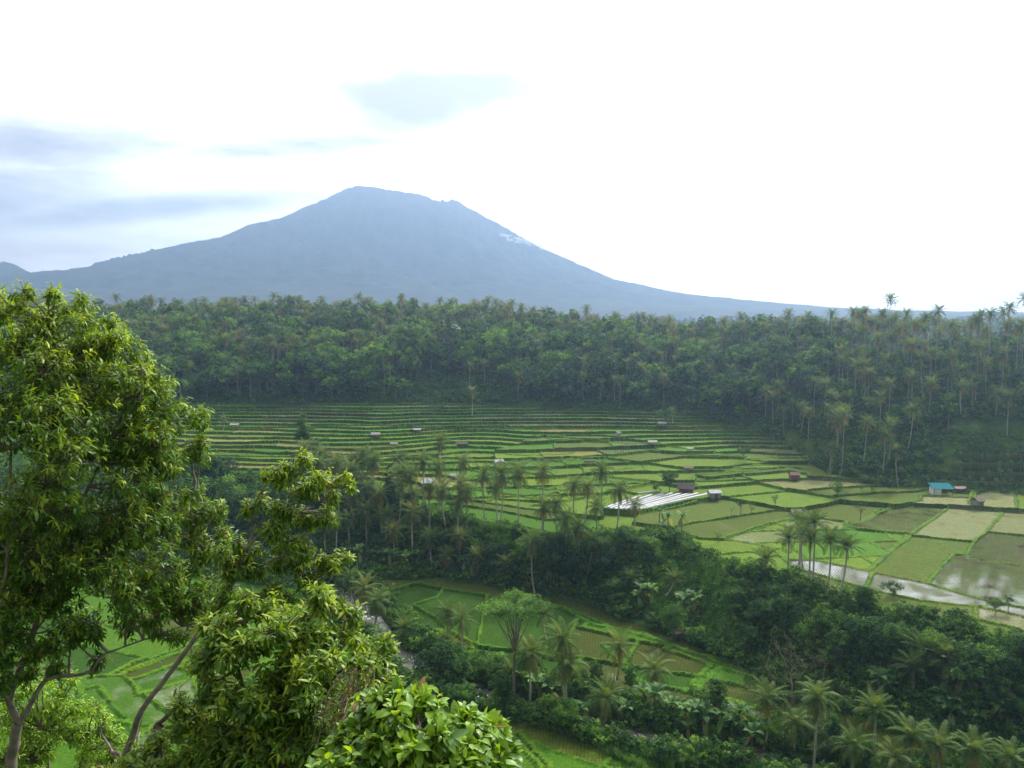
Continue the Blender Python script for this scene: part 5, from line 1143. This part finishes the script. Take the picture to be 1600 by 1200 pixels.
def near_tree(name, label, cat, base, trunks, clusters, seed, L=.13, ntw=52, nlf=9, mat_='near_leaf', bark='bark', tpls=LTPL, young=.25, dead=.015, droop=.35, hub=None, twr=.005, tscale=1.0):
    """trunks: lists of (px, py, D, radius); clusters: (px, py, D, radius px, youth)"""
    r = np.random.default_rng(seed); C = T(); B = T(); TK = T(); TW = T(); bp = np.array(base, float)
    for j, tr in enumerate(trunks):
        P = np.array([at(a, b, c) for a, b, c, _ in tr]); R = np.array([q[3] for q in tr]) * tscale; n = (len(P) - 1) * 5 + 1; s = np.linspace(0, len(P) - 1, n)
        PP = np.stack([np.interp(s, np.arange(len(P)), P[:, k]) for k in range(3)], 1); 
        for _ in range(2): PP[1:-1] = (PP[:-2] + PP[2:] + 2 * PP[1:-1]) / 4
        PP += np.stack([vn(s * 2, s * 0 + k, 1, seed + j) for k in range(3)], 1) * .02
        tube(TK if j == 0 else B, PP - bp, np.interp(s, np.arange(len(P)), R) * (1 + .08 * vn(s * 3, s, 1, 3)), .3, 9)
    anchors = np.concatenate([np.array([at(a, b, c) for a, b, c, _ in tr]) for tr in trunks])
    anchors = np.concatenate([anchors] + [np.array([at(*(np.array(tr[i][:3]) * .5 + np.array(tr[i + 1][:3]) * .5)) for i in range(len(tr) - 1)]) for tr in trunks if len(tr) > 1])
    cl2 = []
    for (px, py, D, rp, yo) in clusters:      # break every cluster into a few uneven ones
        k = 3 if rp > 36 else 2
        for i in range(k): a = r.uniform(0, 6.28); q = r.uniform(.25, .6) * rp; cl2.append((px + cos(a) * q, py + sin(a) * q, D + r.uniform(-.5, .5) * rp / F * D * 1.5, rp * r.uniform(.55, .8), yo * r.uniform(.7, 1.3)))
    for (px, py, D, rp, yo) in cl2:
        c = at(px, py, D); R = rp / F * D; a = anchors[np.argmin(np.linalg.norm(anchors - c, axis=1) + np.maximum(0, anchors[:, 2] - c[2]) * 1.5)]
        m = a * .45 + c * .55 + np.array([0, 0, -.12 * np.linalg.norm(c - a)]) + r.normal(size=3) * .04; ln = np.linalg.norm(c - a)
        s = np.linspace(0, 1, 9)[:, None]; Pl = a * (1 - s) ** 2 + 2 * m * s * (1 - s) + c * s ** 2; Pl[1:-1] += r.normal(size=(7, 3)) * .012 * ln
        tube(B, Pl - bp, np.linspace(min(.045, .012 + ln * .014), .009, 9), .3, 6)
        nt_ = int(ntw * (rp / 60.0) ** 1.7) + 5; d = unit(r, nt_); d[:, 2] = d[:, 2] * .85 + .12; tips = c + d * R * ((r.uniform(.2, 1.0, nt_) ** .45) * np.where(r.random(nt_) < .25, r.uniform(1.1, 1.65, nt_), 1))[:, None] * np.array([1, 1.1, .92])
        for q in tips:
            o = c + (q - c) * r.uniform(0, .35) + r.normal(size=3) * .05 * R; mm = (o + q) / 2 + r.normal(size=3) * .06 * R + np.array([0, 0, -.05 * R])
            tube(TW, np.array([o, mm, q]) - bp, [twr * 1.3, twr, twr * .6], .3, 4)
        td = nrm(tips - c + np.array([0, 0, .35 * R]) + unit(r, nt_) * .3 * R)
        isy = r.random(nt_) < young * yo * .7; base_t = np.clip(.20 + .20 * yo + r.uniform(-.22, .22, nt_) + .22 * d[:, 2], 0, .8)
        k = np.repeat(np.arange(nt_), nlf); n = len(k); u = np.tile(np.arange(nlf) / (nlf - 1.0), nt_)
        az = np.tile(np.arange(nlf) * 2.4, nt_) + np.repeat(r.uniform(0, 6.28, nt_), nlf); ax = td[k]; X = nrm(np.cross(ax, np.array([.3, .2, 1.0]))); Y = np.cross(ax, X)
        sp_ = radians(95) - radians(62) * u; dirv = ax * np.cos(sp_)[:, None] + (X * np.cos(az)[:, None] + Y * np.sin(az)[:, None]) * np.sin(sp_)[:, None] + unit(r, n) * .22
        P = tips[k] - ax * ((1 - u) * L * .85)[:, None]; LL = L * r.uniform(.45, 1.2, n) * (1 - .3 * (u > .85))
        tint = base_t[k] + .10 * u + r.uniform(-.1, .1, n); tint = np.where(isy[k], np.maximum(tint, .72 + .28 * u), tint); tint = np.clip(tint, 0, 1.02); tint = np.where(r.random(n) < dead, 1.33, tint)
        kp = r.random(n) > .16; leaves(C, (P - bp)[kp], dirv[kp], LL[kp], tint[kp], r, tpls, droop)
    o = tag(empty(name, bp), label, cat); obj('trunk', TK.mesh('trunk', [M[bark]], True), o)
    nb_ = len(B.get()[1]); V_, Q_, t_ = TW.get(); B.add(V_, Q_, t_); me = B.mesh('branches', [M[bark], M['twig']])
    mi = np.zeros(len(me.polygons), np.int32); mi[nb_:] = 1; me.polygons.foreach_set('material_index', mi); me.update(); obj('branches', me, o)
    obj('foliage', C.mesh('foliage', [M[mat_]], True), o); return o
# big tree on the left
c1 = [(345,800,12.8,26,1.2),(350,865,12.8,30,.8),(355,915,12.7,30,.6),(300,950,12.2,34,.5),(340,960,12.5,26,.5),(210,975,11.8,34,.4),(120,960,11.4,50,.5),(80,1040,11.3,30,.4),(150,1030,11.6,20,.4),(10,1000,10.8,44,.5),(-10,1080,10.8,40,.5),(70,545,12,50,1.2),(100,620,11.8,60,1),(60,1010,11.2,26,.5),(40,1050,11,20,.5),(200,690,12,60,.9),(160,830,11.8,60,.7),(110,990,11.4,24,.4),(300,790,12.4,34,1),(318,850,12.5,34,1),(305,900,12.3,34,.7),(340,840,12.8,22,1.2),(250,745,12,50,.8),(230,800,11.9,60,.7),(120,600,12,60,1),(150,560,12.2,50,1.4),(0,480,12,34,1.8),(200,545,12.5,28,1.7),(60,500,12,42,1.8),(95,492,12.5,36,1.8),(30,530,12,50,1.3),(120,530,12,50,1.5),(165,525,12.3,42,1.7),(10,500,12.2,30,1.5),(70,590,11.5,75,1),(150,590,12,62,1.2),(195,570,12.5,42,1.3),(20,640,11.2,80,.9),(110,670,11.2,85,.8),(200,640,12,62,1),(232,598,12.3,34,1.5),(262,598,12.6,24,1.8),
      (250,650,12.3,52,.9),(292,652,12.8,34,1.4),(305,690,12.8,26,1.2),(180,720,11.4,80,.7),(250,712,12,62,.7),(292,712,12.6,36,1),(60,740,11,85,.8),(130,790,11,80,.7),(20,810,10.8,75,.8),(210,800,11.6,70,.6),(262,770,12.2,36,.8),(275,815,12.2,46,1.1),(312,832,12.6,34,1.4),(330,870,12.6,30,.9),
      (80,860,11,80,.6),(170,870,11.3,78,.5),(250,872,12,60,.6),(30,900,11,70,.6),(120,925,11.2,62,.5),(200,930,11.6,60,.5),(275,920,12,48,.5),(320,925,12.3,34,.6),(60,965,11,45,.5),(155,975,11.3,34,.5),(240,972,11.7,28,.5),(18,965,10.5,40,.6),(130,470,12.6,22,1.9),(180,500,12.6,20,1.8),
      (40,470,12.2,30,2),(75,466,12.3,24,2),(-30,560,12,70,1),(-40,700,11.5,80,.9),(-40,850,11,80,.8),(90,1010,11,34,.4),(285,1000,12,18,.6),(255,990,12,20,.5),(20,1010,10.6,34,.4)]
tr1 = [[(-10,1700,11,.20),(8,1300,11,.15),(17,1200,11,.13),(21,1158,11,.12),(31,1130,11,.11)], [(31,1130,11,.07),(60,1077,11.1,.055),(75,1060,11.2,.05),(140,1053,11.3,.035),(154,1030,11.4,.03),(168,1018,11.5,.026),(224,1000,11.8,.018),(285,978,12,.010)],
       [(31,1130,11,.085),(12,1095,11,.08),(35,1040,11,.075),(52,990,11.1,.07),(63,950,11.2,.06),(50,870,11.2,.055),(60,780,11.2,.05),(70,680,11.4,.04),(75,580,11.8,.03),(80,500,12.2,.016)], [(52,990,11.1,.055),(95,930,11.3,.05),(112,860,11.4,.045),(115,800,11.5,.04),(160,720,11.6,.035),(190,640,12,.025),(240,600,12.4,.013)],
       [(20,1110,11,.06),(-5,1060,10.8,.055),(-20,980,10.7,.05),(10,900,10.8,.04),(14,820,10.9,.035),(20,700,11,.03)], [(95,930,11.3,.04),(160,880,11.6,.035),(230,850,12,.028),(300,840,12.4,.015)]]
near_tree('near_tree', 'big leafy tree filling the left edge, its top reaching the skyline', 'tree', at(-10, 1700, 11), tr1, c1, 301, L=.135, ntw=66, nlf=10, tscale=.62)
# leaning slender tree
c2 = [(375,870,10,26,.8),(440,930,10.1,30,.7),(390,960,9.9,26,.6),(500,920,10.3,22,1),(360,945,9.8,26,.6),(425,745,10.1,18,1.5),(545,760,10.5,10,2),(470,720,10.2,20,1.6),(540,870,10.5,14,1.6),(430,790,10.1,24,1),(440,860,10.1,34,.8),(535,745,10.5,14,2),(470,760,10.2,26,1.2),(520,800,10.5,16,1.5),(410,935,10,28,.8),(455,735,10.2,24,1.4),(432,752,10.2,18,1.2),(505,742,10.4,26,2.2),(522,770,10.4,20,1.8),(480,775,10.3,34,1),(405,775,10.1,22,1),(385,790,10,16,1),(500,805,10.4,28,.8),(455,815,10.2,34,.8),(420,840,10,30,.7),(480,845,10.3,32,.8),(515,865,10.4,26,1.3),(530,885,10.4,20,1.4),(455,880,10.2,34,.8),(500,890,10.3,28,1),
      (400,880,10,32,.7),(370,900,9.9,30,.6),(430,915,10.1,28,.7),(345,925,9.8,26,.6),(470,905,10.2,24,.9),(385,845,10,20,.8),(350,870,9.9,26,.7)]
tr2 = [[(150,1420,9.4,.085),(180,1230,9.5,.075),(189,1198,9.5,.072),(206,1151,9.5,.068),(217,1116,9.5,.062),(245,1077,9.6,.056),(290,1018,9.7,.050),(329,965,9.8,.045),(364,910,9.9,.040),(388,857,10,.036)], [(388,857,10,.030),(420,818,10.1,.024),(450,790,10.2,.018),(457,750,10.2,.012)], [(388,857,10,.022),(403,810,10,.015),(404,775,10.1,.009)],
       [(364,910,9.9,.028),(410,880,10.1,.022),(470,860,10.3,.015),(520,875,10.4,.008)], [(420,818,10.1,.018),(470,800,10.3,.013),(510,760,10.4,.008)]]
near_tree('near_tree', 'slender grey tree leaning across the near slope with an open leafy top', 'tree', at(150, 1420, 9.4), tr2, c2, 302, L=.11, ntw=110, tscale=.62, nlf=9, bark='bark', young=.3, droop=.55)
# leafy bush in the middle foreground
c3 = [(275,1130,8.6,24,.7),(255,1165,8.5,28,.7),(225,1180,8.4,26,.8),(300,1140,8.4,34,.6),(330,1030,8.5,30,.8),(600,1060,8.8,26,1.2),(330,975,8.8,22,1),(620,1100,8.5,26,1.2),(575,1020,8.9,28,1.3),(210,1210,8.3,34,.7),(345,1000,8.6,34,.9),(600,1010,8.9,20,1.3),(585,1075,8.6,30,1.1),(470,1020,8.5,40,1),(310,1050,8.5,28,.8),(300,1110,8.3,34,.7),(345,1160,8,40,.6),(600,1120,8.3,24,1),(460,1100,8.1,50,.7),(400,1110,8.1,44,.6),(290,1210,8,40,.6),(395,950,8.6,34,1),(350,965,8.6,30,.9),(440,950,8.7,36,1.2),(490,935,8.7,28,1.6),(520,935,8.8,28,1.7),(545,958,8.8,22,1.5),(480,985,8.6,44,1.1),(530,1000,8.7,36,1.3),(560,985,8.8,24,1.4),(420,1010,8.4,50,.9),(355,1020,8.4,42,.8),(330,1000,8.4,24,.8),(590,1040,8.8,24,1.3),(500,1050,8.3,48,1),(560,1050,8.5,36,1.2),(440,1075,8.2,50,.8),
      (375,1085,8.2,44,.7),(330,1075,8.3,28,.8),(500,1115,8,46,.6),(430,1140,8,48,.6),(365,1145,8,40,.5),(320,1130,8.1,28,.7),(560,1110,8.2,40,.8),(300,1165,8,30,.7),(470,1180,7.8,44,.5),(390,1195,7.8,44,.5),(330,1195,7.8,34,.5),(545,1175,7.9,40,.6),(265,1190,7.9,26,.8),(230,1195,8,20,1)]
tr3 = [[(470,1600,8,.10),(460,1350,8,.085),(455,1230,8.1,.07),(450,1130,8.2,.05),(455,1050,8.4,.035),(470,970,8.6,.015)], [(455,1230,8.1,.05),(400,1130,8.2,.035),(370,1040,8.4,.02),(360,975,8.6,.01)], [(450,1130,8.2,.035),(520,1060,8.4,.025),(540,970,8.7,.01)], [(400,1130,8.2,.02),(346,1098,8.4,.034),(315,1098,8.6,.034),(273,1109,8.7,.03),(245,1132,8.8,.024),(235,1150,8.8,.01)], [(455,1230,8.1,.035),(530,1170,8,.025),(590,1080,8.4,.012)]]
near_tree('near_tree', 'dense leafy bush like tree in the middle of the near slope', 'tree', at(470, 1600, 8), tr3, c3, 303, L=.14, ntw=72, nlf=9, bark='bark_dark', young=.35, droop=.3)
# large leaved shrub
c4 = [(585,1105,6.3,26,1.5),(560,1130,6.2,26,1.3),(620,1085,6.3,20,1.8),(520,1160,6.1,34,1),(500,1205,6,34,.8),(660,1085,6.3,20,1.9),(780,1140,6.5,16,1.8),(640,1105,6.2,34,1.8),(612,1130,6.1,34,1.4),(680,1110,6.3,32,1.9),(715,1125,6.3,28,1.7),(745,1125,6.4,24,1.9),(770,1150,6.4,24,1.7),(660,1150,6,46,1.3),(720,1160,6.1,42,1.4),(770,1185,6.2,28,1.4),(600,1175,5.9,44,1),(540,1190,5.8,34,.8),(660,1200,5.8,50,.9),(730,1210,5.9,44,1),(560,1150,6.1,24,1.2),(790,1175,6.4,16,1.5)]
tr4 = [[(640,1600,5.8,.05),(645,1350,5.8,.045),(650,1240,5.9,.035),(655,1160,6.0,.022),(650,1110,6.2,.010)], [(650,1240,5.9,.025),(710,1180,6.1,.016),(745,1130,6.4,.008)], [(650,1240,5.9,.025),(600,1190,6,.016),(560,1160,6.1,.008)]]
near_tree('near_shrub', 'glossy large leaved shrub at the bottom edge, bright yellow green on top', 'shrub', at(640, 1600, 5.8), tr4, c4, 304, L=.155, ntw=44, nlf=8, mat_='big_leaf', bark='bark_dark', tpls=LTPLB, young=.6, droop=.25, dead=.01, twr=.008)
# dry brown creeper hanging on the bush
def creeper():
    r = np.random.default_rng(31); t = T(); lf = T(); bp = at(540, 1200, 7.4)
    for i in range(48):
        x0 = r.uniform(540, 590); p0 = at(x0, r.uniform(1040, 1120), 7.6 + r.uniform(-.2, .3)); p1 = at(x0 + r.uniform(-60, 25), r.uniform(1110, 1210), 7.4 + r.uniform(-.2, .2)); m = (p0 + p1) / 2 + r.normal(size=3) * .06
        tube(t, np.array([p0, m, p1]) - bp, [.006, .008, .005], .3, 4)
        n = 26; s = r.random(n)[:, None]; P = p0 * (1 - s) + p1 * s + r.normal(size=(n, 3)) * .035; leaves(lf, P - bp, unit(r, n), np.full(n, .045), np.clip(r.uniform(-.6, 1.9, n), 0, 1.33), r, LTPL, .8)
    o = tag(empty('dry_creeper', bp), 'dry brown creeper hanging in tangled strands between the two near bushes', 'creeper'); obj('stems', t.mesh('creeper_stems', [M['dead']]), o); obj('withered_leaves', lf.mesh('creeper_leaves', [M['near_leaf']]), o)
creeper()
# yellow green fine leaved bush, lower left
c5 = [(50,1085,13,24,1.2),(130,1110,13,28,1.2),(170,1150,12.9,24,1),(110,1060,13.3,14,1.2),(15,1080,13,26,1),(100,1085,13.1,30,1.3),(150,1120,13,30,1.2),(60,1070,13.2,20,1.2),(190,1160,12.9,24,1.1),(60,1110,13,34,1),(95,1130,13,40,1),(45,1150,13,44,1),(120,1165,13,42,1),(70,1185,12.8,50,1),(150,1190,12.8,34,1),(30,1200,12.8,44,1),(165,1215,12.6,40,1),(20,1120,13,30,1),(85,1095,13.2,20,1)]
tr5 = [[(80,1500,12.6,.05),(80,1300,12.8,.04),(75,1200,12.9,.03),(70,1140,13,.015)], [(80,1300,12.8,.03),(120,1220,12.8,.02),(130,1170,13,.01)]]
near_tree('near_shrub', 'fine leaved yellow green bush below the big tree at the lower left', 'shrub', at(80, 1500, 12.6), tr5, c5, 305, L=.10, ntw=150, nlf=8, mat_='yellow_leaf', tpls=LTPL, young=.4, droop=.6)
# low mixed undergrowth between them: dry stalks and dark leaves
c6 = [(200,1190,9.6,30,.9),(240,1185,9.7,28,.7),(290,1150,9.8,26,.8),(180,1215,9.5,30,.9),(330,1160,9.2,30,.6),(270,1215,9.4,34,.6),(150,1205,9.8,24,.8),(250,1160,10,20,.6),(280,1185,9.8,30,.5),(215,1205,9.6,20,.8),(310,1205,9.2,34,.5),(160,1140,11,14,.5),(180,1170,11,18,.6)]
tr6 = [[(260,1450,9.6,.03),(265,1260,9.7,.022),(270,1190,9.8,.012)], [(265,1260,9.7,.012),(205,1190,9.8,.008),(230,1100,9.9,.005)], [(265,1260,9.7,.012),(290,1170,9.9,.008),(262,1115,10,.004)]]
near_tree('near_shrub', 'dull green weedy bush with bare stalks under the leaning tree', 'shrub', at(260, 1450, 9.6), tr6, c6, 306, L=.12, ntw=60, nlf=8, young=.2, dead=.12, droop=.6)

# ------------------------------------------------------------------ haze: one closed box of air round everything
def haze():
    V = [(x, y, z) for z in (-92, 905) for x, y in ((-7600, -320), (7600, -320), (7600, 6330), (-7600, 6330))]
    Q = [(3, 2, 1, 0), (4, 5, 6, 7), (0, 1, 5, 4), (1, 2, 6, 5), (2, 3, 7, 6), (3, 0, 4, 7)]
    m, nt, out = mat('haze_air'); pv = N(nt, 'ShaderNodeVolumePrincipled', inp={'Density': HAZE, 'Anisotropy': .66}); pv.inputs['Color'].default_value = HAZE_COL
    nt.links.new(pv.outputs[0], out.inputs['Volume']); o = obj('haze', mesh_np('haze', V, Q, [m])); tag(o, kind='stuff')
HAZE = 0.00036; HAZE_COL = (.228, .315, .44, 1)
haze()

# look-alikes of a few: say which one, by its place among them
def tell_apart():
    by = {}
    for o in COL.objects:
        if o.parent is None and 'category' in o and 'label' in o: by.setdefault(o['label'], []).append(o)
    num = ['', '', 'two', 'three', 'four', 'five', 'six', 'seven', 'eight', 'nine', 'ten']; th = ['leftmost', 'second', 'third', 'fourth', 'fifth', 'sixth', 'seventh', 'eighth', 'ninth', 'rightmost']
    for lb, os_ in by.items():
        n = len(os_)
        if not 2 <= n <= 8: continue
        os_.sort(key=lambda o: float(topx(o.location)[0]))
        for i, o in enumerate(os_): o['label'] = short('%s%s of %s: %s' % ('rightmost' if i == n - 1 else th[i], ' from left' if 0 < i < n - 1 else '', num[n], lb), 16)
tell_apart()
